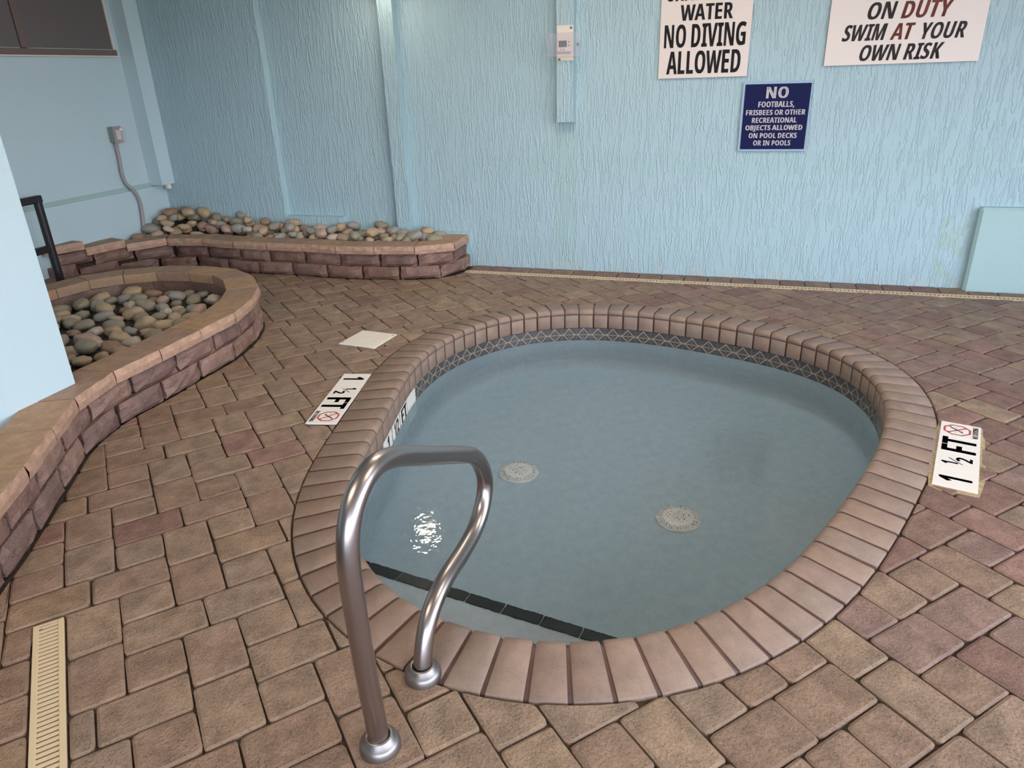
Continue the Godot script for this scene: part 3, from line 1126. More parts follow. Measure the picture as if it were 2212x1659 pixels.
# point on a smoothed path after l metres, moved to the planted side by off
func on_path(path: Array, l: float, off := 0.0) -> Vector2:
	var i := 0
	while i < path.size() - 2 and l > path[i].distance_to(path[i + 1]):
		l -= path[i].distance_to(path[i + 1])
		i += 1
	var f: float = l / path[i].distance_to(path[i + 1])
	var a: Vector2 = path[max(i - 1, 0)]; var d: Vector2 = path[min(i + 2, path.size() - 1)]
	var q: Vector2 = path[i].cubic_interpolate(path[i + 1], a, d, f)
	if off == 0.0: return q
	var q2: Vector2 = path[i].cubic_interpolate(path[i + 1], a, d, f + 0.03)
	var t := (q2 - q).normalized()
	return q + Vector2(t.y, -t.x) * off

# ground covered by a planter
func planter_poly(path: Array, off: float) -> PackedVector2Array:
	var out := PackedVector2Array()
	var n := 70
	var l := path_len(path)
	for i in n + 1:
		out.append(on_path(path, l * i / n * 0.9999, off))
	if path == PATH_A:
		out.append(Vector2(-3.3, -3.2)); out.append(Vector2(-2.9, -1.6)); out.append(Vector2(-2.6, -1.35))
	else:
		out.append(wall2(-0.08, 0.032)); out.append(wall2(-1.17, 0.032)); out.append(wall2(-1.17, 0.078)); out.append(wall2(ROOM_S0 + 0.032, 0.078)); out.append(wall2(ROOM_S0 + 0.032, 1.3))
	return out

func path_points(path: Array) -> PackedVector2Array:
	var out := PackedVector2Array()
	var l := path_len(path)
	for i in 61: out.append(on_path(path, l * i / 60.0 * 0.9999))
	return out

func to_points(pts: PackedVector2Array, q: Vector2) -> float:
	var best := 1e9
	for p in pts: best = min(best, q.distance_squared_to(p))
	return sqrt(best)

func rise(path: Array, q: Vector2) -> float:
	return pow(clampf((-3.05 - q.x) / 0.5, 0.0, 1.1), 1.4) * 0.112 if path == PATH_B else 0.0

func build_planters() -> void:
	var a := base("stone_planter")
	tag(a, "curved tan block planter wrapped around the pillar", "planter")
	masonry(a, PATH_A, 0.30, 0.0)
	var b := base("stone_planter")
	tag(b, "long low block planter against the back wall", "planter")
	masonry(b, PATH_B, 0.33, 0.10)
	# beds
	bed(a, PATH_A, func(_q): return 0.105)
	var corner := wall2(ROOM_S0 + 0.05, 0.1)
	var front := path_points(PATH_B)
	var heap := func(q: Vector2) -> float: return 0.185 + 0.17 * clampf(1.0 - q.distance_to(corner) / 1.6, 0.0, 1.0) * clampf((to_points(front, q) - 0.24) / 0.25, 0.0, 1.0)
	bed(b, PATH_B, heap)
	make_stone_shapes()
	var pa := planter_poly(PATH_A, 0.0)
	# leave the ground under the pillar and what lies behind it empty
	pour(pa, PATH_A, func(_q): return 0.105, 115, "in the curved planter around the pillar", "river stones in the curved planter", [PackedVector2Array([Vector2(-1.93, -3.03), Vector2(-2.06, -2.5), Vector2(-3.6, -2.3), Vector2(-3.6, -3.6)]), PackedVector2Array([Vector2(-1.5, -3.0), Vector2(-1.5, -1.0), Vector2(-3.8, -1.0), Vector2(-3.8, -3.0)]), PackedVector2Array([Vector2(-2.3, -3.2), Vector2(-3.1, -4.0), Vector2(-3.9, -4.6), Vector2(-3.9, -2.0)])], 0.036, 0.066)
	var pb := planter_poly(PATH_B, 0.0)
	pour(pb, PATH_B, heap, 195, "in the long planter against the back wall", "river stones in the long planter", [PackedVector2Array([wall2(-3.8, -0.3), wall2(-2.94, -0.3), wall2(-2.94, 3.0), wall2(-3.8, 3.0)])], 0.044, 0.070)

func bed(parent: Node3D, path: Array, height: Callable) -> void:
	var poly := planter_poly(path, 0.06)
	var st := st_new()
	smooth(st, 0)
	var c := centroid(poly)
	# fine grid of triangles clipped to the outline so that the heap has its shape
	var lo := poly[0]; var hi := poly[0]
	for q in poly:
		lo = lo.min(q); hi = hi.max(q)
	var g := 0.2
	var x := lo.x
	while x < hi.x:
		var y := lo.y
		while y < hi.y:
			for pp in Geometry2D.intersect_polygons(PackedVector2Array([Vector2(x, y), Vector2(x + g, y), Vector2(x + g, y + g), Vector2(x, y + g)]), poly):
				var idx := Geometry2D.triangulate_polygon(pp)
				for i in range(0, idx.size(), 3):
					var w := []
					for k in 3:
						w.append(v3(pp[idx[i + k]], height.call(pp[idx[i + k]])))
					tri(st, w[0], w[1], w[2], Vector3.UP)
			y += g
		x += g
	put(done(st), "soil_bed", M.soil, parent)

# two courses of split-faced blocks and a course of flat cap stones
func masonry(parent: Node3D, path: Array, long: float, shift: float) -> void:
	var total := path_len(path) * 0.9999
	for course in 2:
		var l := -0.5 * long * course - shift
		while l < total:
			var len_ := long * rng.randf_range(0.94, 1.05)
			var a: float = max(l + 0.009, 0.0)
			var b: float = min(l + len_ - 0.010, total)
			if b - a > 0.05:
				split_block(parent, path, a, b, 0.1015 * course, 0.1015 * (course + 1) - 0.0025, 0.012 if course == 0 else 0.022)
			l += len_
	# dark sheet added behind the blocks so their gaps look dark
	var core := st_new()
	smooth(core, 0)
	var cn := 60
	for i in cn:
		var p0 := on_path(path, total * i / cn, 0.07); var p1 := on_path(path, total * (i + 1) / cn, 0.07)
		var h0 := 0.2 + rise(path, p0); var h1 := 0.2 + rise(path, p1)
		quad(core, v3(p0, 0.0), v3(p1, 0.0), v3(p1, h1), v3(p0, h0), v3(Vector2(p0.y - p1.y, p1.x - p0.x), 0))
	put(done(core), "dark_backing", M.soil, parent)
	var cl := 0.0
	while cl < total:
		var len_ := long * rng.randf_range(0.97, 1.05)
		cap_stone(parent, path, cl, min(cl + len_ - 0.0055, total))
		cl += len_

func split_block(parent: Node3D, path: Array, l0: float, l1: float, y0: float, y1: float, inset: float) -> void:
	var st := st_new()
	var a := on_path(path, l0, inset); var b := on_path(path, l1, inset)
	var t := (b - a).normalized()
	var inw := Vector2(t.y, -t.x)
	var dy := rise(path, (a + b) * 0.5)
	var c := (a + b) * 0.5
	var nx := 6
	var ny := 4
	var g := []
	for i in nx + 1:
		var row := []
		for j in ny + 1:
			var u := float(i) / nx; var v := float(j) / ny
			var edge: float = min(min(u, 1.0 - u) * 5.0, min(v, 1.0 - v) * 3.0)
			var bulge: float = -0.012 * clampf(edge, 0.0, 1.0) + rng.randf_range(-0.004, 0.004)
			if edge < 0.01: bulge = 0.010 + rng.randf_range(-0.004, 0.004)
			var q := a.lerp(b, u) + inw * bulge + t * rng.randf_range(-0.006, 0.006)
			row.append(v3(q - c, lerp(y0 + (dy if y0 > 0.01 else 0.0), y1 + dy, v) + rng.randf_range(-0.0025, 0.0025)))
		g.append(row)
	flat(st)
	for i in nx:
		for j in ny:
			quad(st, g[i][j], g[i + 1][j], g[i + 1][j + 1], g[i][j + 1], v3(-inw, 0))
	var back := v3(inw * 0.15, 0)
	var taper := v3(t * 0.012, 0)
	for i in nx:
		quad(st, g[i][ny], g[i + 1][ny], g[i + 1][ny] + back, g[i][ny] + back, Vector3.UP)
		quad(st, g[i][0], g[i + 1][0], g[i + 1][0] + back, g[i][0] + back, Vector3.DOWN)
	for j in ny:
		quad(st, g[0][j], g[0][j + 1], g[0][j + 1] + back + taper, g[0][j] + back + taper, v3(-t, 0))
		quad(st, g[nx][j], g[nx][j + 1], g[nx][j + 1] + back - taper, g[nx][j] + back - taper, v3(t, 0))
	quad(st, g[0][0] + back + taper, g[nx][0] + back - taper, g[nx][ny] + back - taper, g[0][ny] + back + taper, v3(inw, 0))
	put(done(st), "wall_block", M.blocks[rng.randi() % 5], parent, Transform3D(Basis.IDENTITY, v3(c, 0)))

func cap_stone(parent: Node3D, path: Array, l0: float, l1: float) -> void:
	if l1 - l0 < 0.06: return
	var a := on_path(path, l0); var b := on_path(path, l1)
	var ai := on_path(path, l0, 0.205); var bi := on_path(path, l1, 0.205)
	var t := (b - a).normalized()
	var inw := Vector2(t.y, -t.x)
	var c := (a + b) * 0.5
	var dy := rise(path, c) + rng.randf_range(-0.002, 0.002)
	var y1 := CAP_TOP + dy; var y0 := 0.2045 + dy
	var am := ArrayMesh.new()
	var st := st_new()
	flat(st)
	var n := 7
	var front := []
	for i in n + 1:
		var q := a.lerp(b, float(i) / n)
		var j := 0.0 if i == 0 or i == n else rng.randf_range(-0.004, 0.004)
		front.append([q + inw * (0.006 + j), q + inw * (-0.002 + rng.randf_range(-0.003, 0.003)), q + inw * (0.002 + rng.randf_range(-0.003, 0.003))])
	for i in n:
		for k in 2:
			var ya: float = [y1, (y0 + y1) * 0.5, y0][k]; var yb: float = [y1, (y0 + y1) * 0.5, y0][k + 1]
			quad(st, v3(front[i][k] - c, ya), v3(front[i + 1][k] - c, ya), v3(front[i + 1][k + 1] - c, yb), v3(front[i][k + 1] - c, yb), v3(-inw, 0))
	st.generate_normals()
	st.set_material(M.cap_face)
	st.commit(am)
	st = st_new()
	flat(st)
	# top with a small chamfer on the planted side
	var top := PackedVector2Array()
	for i in n + 1: top.append(front[i][0] - c)
	var ain := ai - inw * 0.003 - c; var bin := bi - inw * 0.003 - c
	for i in n:
		quad(st, v3(top[i], y1), v3(top[i + 1], y1), v3(ain.lerp(bin, float(i + 1) / n), y1), v3(ain.lerp(bin, float(i) / n), y1), Vector3.UP)
	quad(st, v3(ain, y1), v3(bin, y1), v3(bi - c, y1 - 0.004), v3(ai - c, y1 - 0.004), v3(inw, 1))
	quad(st, v3(ai - c, y1 - 0.004), v3(bi - c, y1 - 0.004), v3(bi - c, y0), v3(ai - c, y0), v3(inw, 0))
	quad(st, v3(front[0][2] - c, y0), v3(front[n][2] - c, y0), v3(bi - c, y0), v3(ai - c, y0), Vector3.DOWN)
	quad(st, v3(top[0], y1), v3(ain, y1), v3(ai - c, y0), v3(front[0][2] - c, y0), v3(-t, 0))
	quad(st, v3(top[n], y1), v3(bin, y1), v3(bi - c, y0), v3(front[n][2] - c, y0), v3(t, 0))
	st.generate_normals()
	st.set_material(M.caps[rng.randi() % 4])
	st.commit(am)
	put(am, "cap_stone", null, parent, Transform3D(Basis.IDENTITY, v3(c, 0)))

# ------------------------------------------------------------------ river stones

var stone_shapes: Array[ArrayMesh] = []

func make_stone_shapes() -> void:
	for k in 9:
		var f := FastNoiseLite.new()
		f.seed = 100 + k
		f.frequency = 0.75
		f.fractal_octaves = 2
		var st := st_new()
		smooth(st, 0)
		var nu := 16
		var nv := 10
		var pt := func(i: int, j: int) -> Vector3:
			var a := TAU * (i % nu) / nu
			var b := PI * j / nv
			var d := Vector3(sin(b) * cos(a), cos(b), sin(b) * sin(a))
			# rounded, a little boxy, with soft lumps
			var m: float = pow(pow(abs(d.x), 2.5) + pow(abs(d.y), 2.5) + pow(abs(d.z), 2.5), -1.0 / 2.5)
			return d * m * (1.0 + 0.22 * f.get_noise_3dv(d * 1.3))
		for i in nu:
			for j in nv:
				var a: Vector3 = pt.call(i, j); var b: Vector3 = pt.call(i + 1, j); var c: Vector3 = pt.call(i + 1, j + 1); var d: Vector3 = pt.call(i, j + 1)
				if j == 0: tri(st, a, d, c, c)
				elif j == nv - 1: tri(st, a, b, c, a)
				else: quad(st, a, b, c, d, a + c)
		stone_shapes.append(done(st))

func pour(poly: PackedVector2Array, path: Array, height: Callable, most: int, where: String, group: String, empty: Array, r0: float, r1: float) -> void:
	var lo := poly[0]; var hi := poly[0]
	for q in poly:
		lo = lo.min(q); hi = hi.max(q)
	var laid_ := []
	var front := path_points(path)
	var kinds := ["tan", "grey", "brown", "pinkish", "olive grey", "pale", "tan", "grey", "olive grey"]
	var tries := 0
	while laid_.size() < most and tries < 30000:
		tries += 1
		var second := tries > 9000
		var q := Vector2(rng.randf_range(lo.x, hi.x), rng.randf_range(lo.y, hi.y))
		if not Geometry2D.is_point_in_polygon(q, poly): continue
		var bad := false
		for e in empty:
			if Geometry2D.is_point_in_polygon(q, e): bad = true
		if bad or to_points(front, q) < 0.242: continue
		var rad := rng.randf_range(r0, r1)
		if rng.randf() < 0.06: rad *= 1.3
		var hh := rad * rng.randf_range(0.55, 0.72)
		var y: float = height.call(q) + hh * 0.85
		var near := 1e9
		for e in laid_:
			var d: float = q.distance_to(e[0])
			near = min(near, d / (rad + e[1]))
			var reach: float = (rad + e[1]) * 0.92
			if d < reach:
				y = max(y, e[2] + sqrt(reach * reach - d * d) * 0.62)
		if near < (0.55 if second else 0.86): continue
		if y > height.call(q) + 0.135: continue
		laid_.append([q, rad, y, hh])
	for e in laid_:
		var k: String = kinds[rng.randi() % kinds.size()]
		var o := put(stone_shapes[rng.randi() % 9], "river_stone", M.stone[k])
		var b := Basis.from_euler(Vector3(rng.randf_range(-0.3, 0.3), rng.randf() * TAU, rng.randf_range(-0.3, 0.3)))
		o.transform = Transform3D(b.scaled_local(Vector3(e[1] * rng.randf_range(1.0, 1.22), e[3], e[1] * rng.randf_range(0.72, 0.95))), v3(e[0], e[2]))
		var size := "large " if e[1] > r1 * 0.93 else ("small " if e[1] < r0 * 1.22 else "")
		tag(o, "%ssmooth %s river stone lying %s" % [size, k, where], "stone", group)

# ------------------------------------------------------------------ rails

func build_rails() -> void:
	# stainless pool handrail: post, slope over the water, curl back to the deck
	var b1 := Vector3(-0.353, 0.0, -1.2526)
	var dirv := Vector3(0.35256, 0, -0.93579)
	var o := base("pool_handrail", b1)
	tag(o, "brushed stainless steel pool handrail with two deck flanges", "handrail")
	var pts := []
	for q in [[0.0, -0.03], [-0.003, 0.06], [-0.010, 0.2], [-0.016, 0.36], [-0.018, 0.5], [-0.013, 0.583], [0.006, 0.645], [0.04, 0.688], [0.085, 0.712], [0.14, 0.716], [0.222, 0.690], [0.364, 0.616], [0.549, 0.519], [0.646, 0.463], [0.703, 0.402], [0.731, 0.325], [0.700, 0.256], [0.630, 0.212], [0.529, 0.196], [0.409, 0.192], [0.332, 0.171], [0.285, 0.136], [0.256, 0.089], [0.236, 0.03], [0.234, -0.03]]:
		pts.append(dirv * q[0] + Vector3(0, q[1], 0))
	var st := st_new()
	add_tube(st, spline(pts, 7), 0.0255, 28)
	put(done(st), "rail_tube", M.steel, o)
	for s in [0.0, 0.2345]:
		st = st_new()
		add_lathe(st, [Vector2(0.0265, 0.040), Vector2(0.030, 0.042), Vector2(0.034, 0.039), Vector2(0.037, 0.030), Vector2(0.044, 0.026), Vector2(0.049, 0.018), Vector2(0.051, 0.005), Vector2(0.051, -0.008)], 36)
		put(done(st), "deck_flange", M.steel_dull, o, Transform3D(Basis.IDENTITY, dirv * s))
	# black metal rail behind the near planter
	var k := base("black_handrail", Vector3(-3.41, 0.06, -5.35))
	tag(k, "black metal handrail with two rails beside the pale blue pillar", "handrail")
	st = st_new()
	add_tube(st, PackedVector3Array([Vector3(0, 0, 0), Vector3(0, 0.35, 0), Vector3(0, 0.71, 0)]), 0.029, 20)
	put(done(st), "post", M.black_metal, k)
	var along := (WALL_OUT * 1.0 + WALL_DIR * 0.06).normalized()
	put(box_mesh(Vector3(0, 0, 0.75), Vector3(0.05, 0.052, 1.56), 0.006), "top_rail", M.black_metal, k, Transform3D(Basis(Vector3.UP.cross(along), Vector3.UP, along), Vector3(0, 0.707, 0)))
	put(box_mesh(Vector3(0, 0, 0.75), Vector3(0.044, 0.05, 1.5), 0.006), "middle_rail", M.black_metal, k, Transform3D(Basis(Vector3.UP.cross(along), Vector3.UP, along), Vector3(0, 0.350, 0)))

# ------------------------------------------------------------------ lettering

var font: SystemFont

func lettering(parent: Node, called: String, words: String, xf: Transform3D, w: float, h: float, m: Material, slant := 0.0, thick := 0.0012) -> MeshInstance3D:
	if font == null:
		font = SystemFont.new()
		font.font_names = PackedStringArray(["Droid Sans"])
		font.font_weight = 700
	var t := TextMesh.new()
	t.text = words
	t.font = font
	t.font_size = 48
	t.pixel_size = 0.01
	t.depth = 0.02
	t.curve_step = 1.0
	var box := t.get_aabb()
	var b := Basis(Vector3(w / box.size.x, 0, 0), Vector3(slant * h / box.size.y, h / box.size.y, 0), Vector3(0, 0, thick / box.size.z))
	var inner := Transform3D(b, Vector3.ZERO)
	inner.origin = -(b * (box.position + box.size * 0.5))
	# a little heavier than the font: the same outline laid over itself a hair to each side
	var st := SurfaceTool.new()
	var e := box.size.y * 0.022
	for dx in [-e, 0.0, e]:
		st.append_from(t, 0, Transform3D(Basis.IDENTITY, Vector3(dx, 0, 0)))
	return put(st.commit(), called, m, parent, xf * inner)

# ------------------------------------------------------------------ signs

func build_signs() -> void:
	var o := base("warning_sign", wp(1.8125, 1.73, 0.02))
	o.basis = Basis(WALL_DIR, Vector3.UP, WALL_OUT)
	tag(o, "white sign with black capitals forbidding diving in shallow water", "sign")
	put(box_mesh(Vector3(0, 0, -0.004), Vector3(0.605, 0.61, 0.008), 0.001), "sign_panel", M.sign_white, o)
	for e in [["SHALLOW", 1.77, 1.966, 0.43, 0.110], ["WATER", 1.817, 1.838, 0.346, 0.098], ["NO DIVING", 1.8125, 1.694, 0.541, 0.145], ["ALLOWED", 1.815, 1.5255, 0.496, 0.146]]:
		lettering(o, "lettering", e[0], Transform3D(Basis.IDENTITY, Vector3(e[1] - 1.8125, e[2] - 1.73, 0.0006)), e[3], e[4], M.sign_ink)
	o = base("swim_sign", wp(3.053, 1.775, 0.02))
	o.basis = Basis(WALL_DIR, Vector3.UP, WALL_OUT)
	tag(o, "wide white sign with slanted capitals about swimming at your own risk", "sign")
	put(box_mesh(Vector3(0, 0, -0.004), Vector3(0.905, 0.605, 0.008), 0.001), "sign_panel", M.sign_white, o)
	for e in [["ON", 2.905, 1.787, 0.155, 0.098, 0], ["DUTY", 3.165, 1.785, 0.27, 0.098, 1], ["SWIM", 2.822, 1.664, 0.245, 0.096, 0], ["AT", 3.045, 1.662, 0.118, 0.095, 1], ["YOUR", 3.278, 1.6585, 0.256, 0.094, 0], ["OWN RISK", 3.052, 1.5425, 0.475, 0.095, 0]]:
		lettering(o, "lettering", e[0], Transform3D(Basis.IDENTITY, Vector3(e[1] - 3.053, e[2] - 1.775, 0.0006)), e[3], e[4], M.letter_reflection_red if e[5] == 1 else M.sign_ink_gloss, 0.18)
	o = base("rules_sign", wp(2.3225, 1.158, 0.02))
	o.basis = Basis(WALL_DIR, Vector3.UP, WALL_OUT)
	tag(o, "navy blue sign with white capitals forbidding balls and frisbees", "sign")
	put(box_mesh(Vector3(0, 0, -0.005), Vector3(0.452, 0.458, 0.007), 0.001), "sign_edge", M.sign_edge, o)
	put(box_mesh(Vector3(0.005, 0, -0.001), Vector3(0.428, 0.428, 0.005), 0.0005), "sign_panel", M.navy, o)
	for e in [["NO", 2.328, 1.3165, 0.141, 0.073], ["FOOTBALLS,", 2.328, 1.238, 0.235, 0.043], ["FRISBEES OR OTHER", 2.328, 1.1885, 0.389, 0.034], ["RECREATIONAL", 2.325, 1.1375, 0.294, 0.034], ["OBJECTS ALLOWED", 2.3265, 1.0835, 0.375, 0.0425], ["ON POOL DECKS", 2.325, 1.0355, 0.318, 0.034], ["OR IN POOLS", 2.3245, 0.986, 0.247, 0.034]]:
		lettering(o, "lettering", e[0], Transform3D(Basis.IDENTITY, Vector3(e[1] - 2.3225, e[2] - 1.158, 0.002)), e[3], e[4], M.sign_letter)

# ------------------------------------------------------------------ fittings on the walls

func build_wall_fittings() -> void:
	# thermostat under a clear guard on the boxed conduit
	var o := base("thermostat", wp(0.845, 1.682, 0.085))
	o.basis = Basis(WALL_DIR, Vector3.UP, WALL_OUT)
	tag(o, "white thermostat inside a clear locking guard above the boxed conduit", "thermostat")
	put(box_mesh(Vector3(0, 0, 0.003), Vector3(0.122, 0.23, 0.006), 0.001), "back_plate", M.white_plastic, o)
	put(box_mesh(Vector3(-0.004, -0.012, 0.020), Vector3(0.108, 0.098, 0.028), 0.008), "thermostat_body", M.device, o)
	put(box_mesh(Vector3(-0.010, -0.005, 0.0345), Vector3(0.060, 0.042, 0.003), 0.0005), "display_screen", M.screen, o)
	for q in [Vector2(0.036, 0.006), Vector2(0.036, -0.017), Vector2(-0.022, -0.042), Vector2(0.0, -0.042)]:
		put(box_mesh(Vector3(q.x, q.y, 0.035), Vector3(0.009, 0.009, 0.004), 0.001), "button", M.grey_ink, o)
	for q in [Vector2(0.045, 0.098), Vector2(-0.042, -0.105)]:
		var st := st_new()
		add_lathe(st, [Vector2(0.0, 0.006), Vector2(0.007, 0.005), Vector2(0.009, 0.0)], 12)
		put(done(st), "screw", M.steel_dull, o, Transform3D(Basis(Vector3.RIGHT, Vector3(0, 0, 1), Vector3.DOWN), Vector3(q.x, q.y, 0.006)))
	var guard := base("guard_cover", Vector3.ZERO, o)
	var x0 := -0.122; var x1 := 0.121; var y0 := -0.085; var y1 := 0.066; var zf := 0.06
	for f in [[Vector3((x0 + x1) / 2, (y0 + y1) / 2, zf), Vector3(x1 - x0, y1 - y0, 0.003)], [Vector3(x0, (y0 + y1) / 2, zf / 2), Vector3(0.003, y1 - y0, zf)], [Vector3(x1, (y0 + y1) / 2, zf / 2), Vector3(0.003, y1 - y0, zf)], [Vector3((x0 + x1) / 2, y0, zf / 2), Vector3(x1 - x0, 0.003, zf)], [Vector3((x0 + x1) / 2, y1, zf / 2), Vector3(x1 - x0, 0.003, zf)]]:
		put(box_mesh(f[0], f[1]), "clear_panel", M.glass_clear, guard)
	put(box_mesh(Vector3(0.105, -0.012, 0.05), Vector3(0.014, 0.02, 0.026), 0.004), "lock", M.steel_dull, o)
	# outlet box with its conduit on the side wall
	var fr := Transform3D(Basis(-WALL_OUT, Vector3.UP, WALL_DIR), wp(ROOM_S0, 0.0, 0.0))
	var w := base("outlet_box", wp(ROOM_S0, 1.125, 0.51))
	tag(w, "grey weatherproof outlet box with conduit running down the side wall", "outlet")
	var fx := Transform3D(Basis(-WALL_OUT, Vector3.UP, WALL_DIR), Vector3.ZERO)
	put(box_mesh(Vector3(-0.01, 0, 0.03), Vector3(0.075, 0.128, 0.06), 0.004), "box_body", M.box_grey, w, fx)
	put(box_mesh(Vector3(-0.01, 0, 0.066), Vector3(0.09, 0.135, 0.008), 0.002), "cover_flange", M.conduit, w, fx)
	put(box_mesh(Vector3(-0.01, 0, 0.074), Vector3(0.045, 0.08, 0.012), 0.003), "outlet_face", M.device, w, fx)
	put(box_mesh(Vector3(-0.01, 0, 0.108), Vector3(0.075, 0.115, 0.002)), "clear_cover", M.glass_clear, w, fx)
	put(box_mesh(Vector3(-0.01, 0.059, 0.09), Vector3(0.075, 0.002, 0.04)), "clear_cover", M.glass_clear, w, fx)
	put(box_mesh(Vector3(0.028, 0, 0.09), Vector3(0.002, 0.115, 0.04)), "clear_cover", M.glass_clear, w, fx)
	put(box_mesh(Vector3(-0.01, 0.042, 0.110), Vector3(0.03, 0.02, 0.002)), "cover_label", M.tile_white, w, fx)
	var pts := []
	for q in [[0.527, 1.062], [0.529, 0.921], [0.538, 0.814], [0.524, 0.726], [0.473, 0.639], [0.446, 0.553], [0.451, 0.452], [0.467, 0.331], [0.47, 0.23]]:
		pts.append(wp(0.0 + 0.026 + (0.03 if q[1] < 0.66 else 0.0), q[1], q[0]) - WALL_ORIGIN - WALL_OUT * 0.51 - Vector3(0, 1.125, 0))
	var st2 := st_new()
	add_tube(st2, spline(pts, 5), 0.0155, 14)
	put(done(st2), "conduit", M.conduit, w)
	# wall lamp on the pilaster, just above the frame
	var l := base("wall_lamp", wp(-0.566, 2.31, 0.085))
	l.basis = Basis(WALL_DIR, Vector3.UP, WALL_OUT)
	tag(l, "square wall lamp glowing on the stucco pilaster", "lamp")
	put(box_mesh(Vector3(0, 0.02, 0.03), Vector3(0.22, 0.2, 0.06), 0.01), "lamp_housing", M.box_grey, l)
	put(box_mesh(Vector3(0, -0.01, 0.085), Vector3(0.19, 0.15, 0.05), 0.015), "lamp_lens", M.lamp_glow, l)
	var li := AreaLight3D.new()
	li.name = "wall_lamp_light"
	l.add_child(li)
	li.position = Vector3(0, -0.02, 0.125)
	li.rotation = Vector3(-1.2, PI, 0)
	li.area_size = Vector2(0.19, 0.15)
	li.light_color = Color(1.0, 0.94, 0.85)
	li.light_energy = 0.9
	li.shadow_enabled = true

# ------------------------------------------------------------------ fittings in the deck

func build_deck_fittings() -> void:
	marker("depth_marker", MARKER_LEFT, 1.0, "white tile depth marker beside the planter side of the coping")
	marker("depth_marker", MARKER_RIGHT, 1.0, "white tile depth marker in a rough mortar patch on the open deck side")
	wall_marker()
	# skimmer lid
	var ax: Vector2 = LID[1].normalized()
	var lid := base("skimmer_lid", v3(LID[0], 0.0))
	lid.basis = Basis(v3(ax, 0), Vector3.UP, v3(Vector2(-ax.y, ax.x), 0))
	tag(lid, "square off white skimmer lid with fine ridges set in the pavers", "lid")
	put(box_mesh(Vector3(0, -0.006, 0), Vector3(0.262, 0.016, 0.262), 0.003), "lid_plate", M.white_plastic, lid)
	var st := st_new()
	for i in 20:
		add_box(st, Vector3(-0.112 + i * 0.0118, 0.0025, 0), Vector3(0.005, 0.0022, 0.22 if i < 8 or i > 12 else 0.22))
	put(done(st), "ridges", M.white_plastic, lid)
	st = st_new()
	add_lathe(st, [Vector2(0.0, 0.006), Vector2(0.008, 0.005), Vector2(0.01, 0.002)], 14)
	put(done(st), "finger_hole", M.tile_white, lid)
	for q in [Vector2(-0.1, -0.118), Vector2(0.1, 0.118)]:
		st = st_new()
		add_lathe(st, [Vector2(0.0, 0.0035), Vector2(0.005, 0.0032), Vector2(0.006, 0.001)], 10)
		put(done(st), "screw", M.steel_dull, lid, Transform3D(Basis.IDENTITY, v3(q, 0)))
	# slotted channel drain at the near left
	grate("channel_drain", v3(DRAIN_NEAR[0], 0.0), v3(DRAIN_NEAR[1].normalized(), 0), 1.0, 0.082, 0.018, 0.0078, 0.050, "beige slotted channel drain cover beside the near end of the planter")
	# perforated channel drain along the wall
	grate("channel_drain", wp(0.02, 0.0, 0.214), WALL_DIR, 4.2, 0.066, 0.026, 0.013, 0.042, "long thin beige drain channel along the foot of the back wall")

func grate(called: String, at: Vector3, along: Vector3, length: float, width: float, pitch: float, slot: float, slot_len: float, label: String) -> void:
	var o := base(called, at)
	o.basis = Basis(along, Vector3.UP, along.cross(Vector3.UP))
	tag(o, label, "drain")
	var edge := (width - slot_len) * 0.5
	var st := st_new()
	for s in [-1.0, 1.0]:
		add_box(st, Vector3(length * 0.5, -0.006, s * (width - edge) * 0.5), Vector3(length, 0.014, edge), 0.0015)
	var n := int(length / pitch)
	for i in n + 1:
		var x := i * pitch
		var wd := pitch - slot
		add_box(st, Vector3(clampf(x, wd * 0.5, length - wd * 0.5), -0.0065, 0), Vector3(wd, 0.0125, slot_len), 0.0)
	put(done(st), "grate_cover", M.beige, o)
	put(box_mesh(Vector3(length * 0.5, -0.05, 0), Vector3(length, 0.018, width - 0.004)), "channel", M.beige_dark, o)

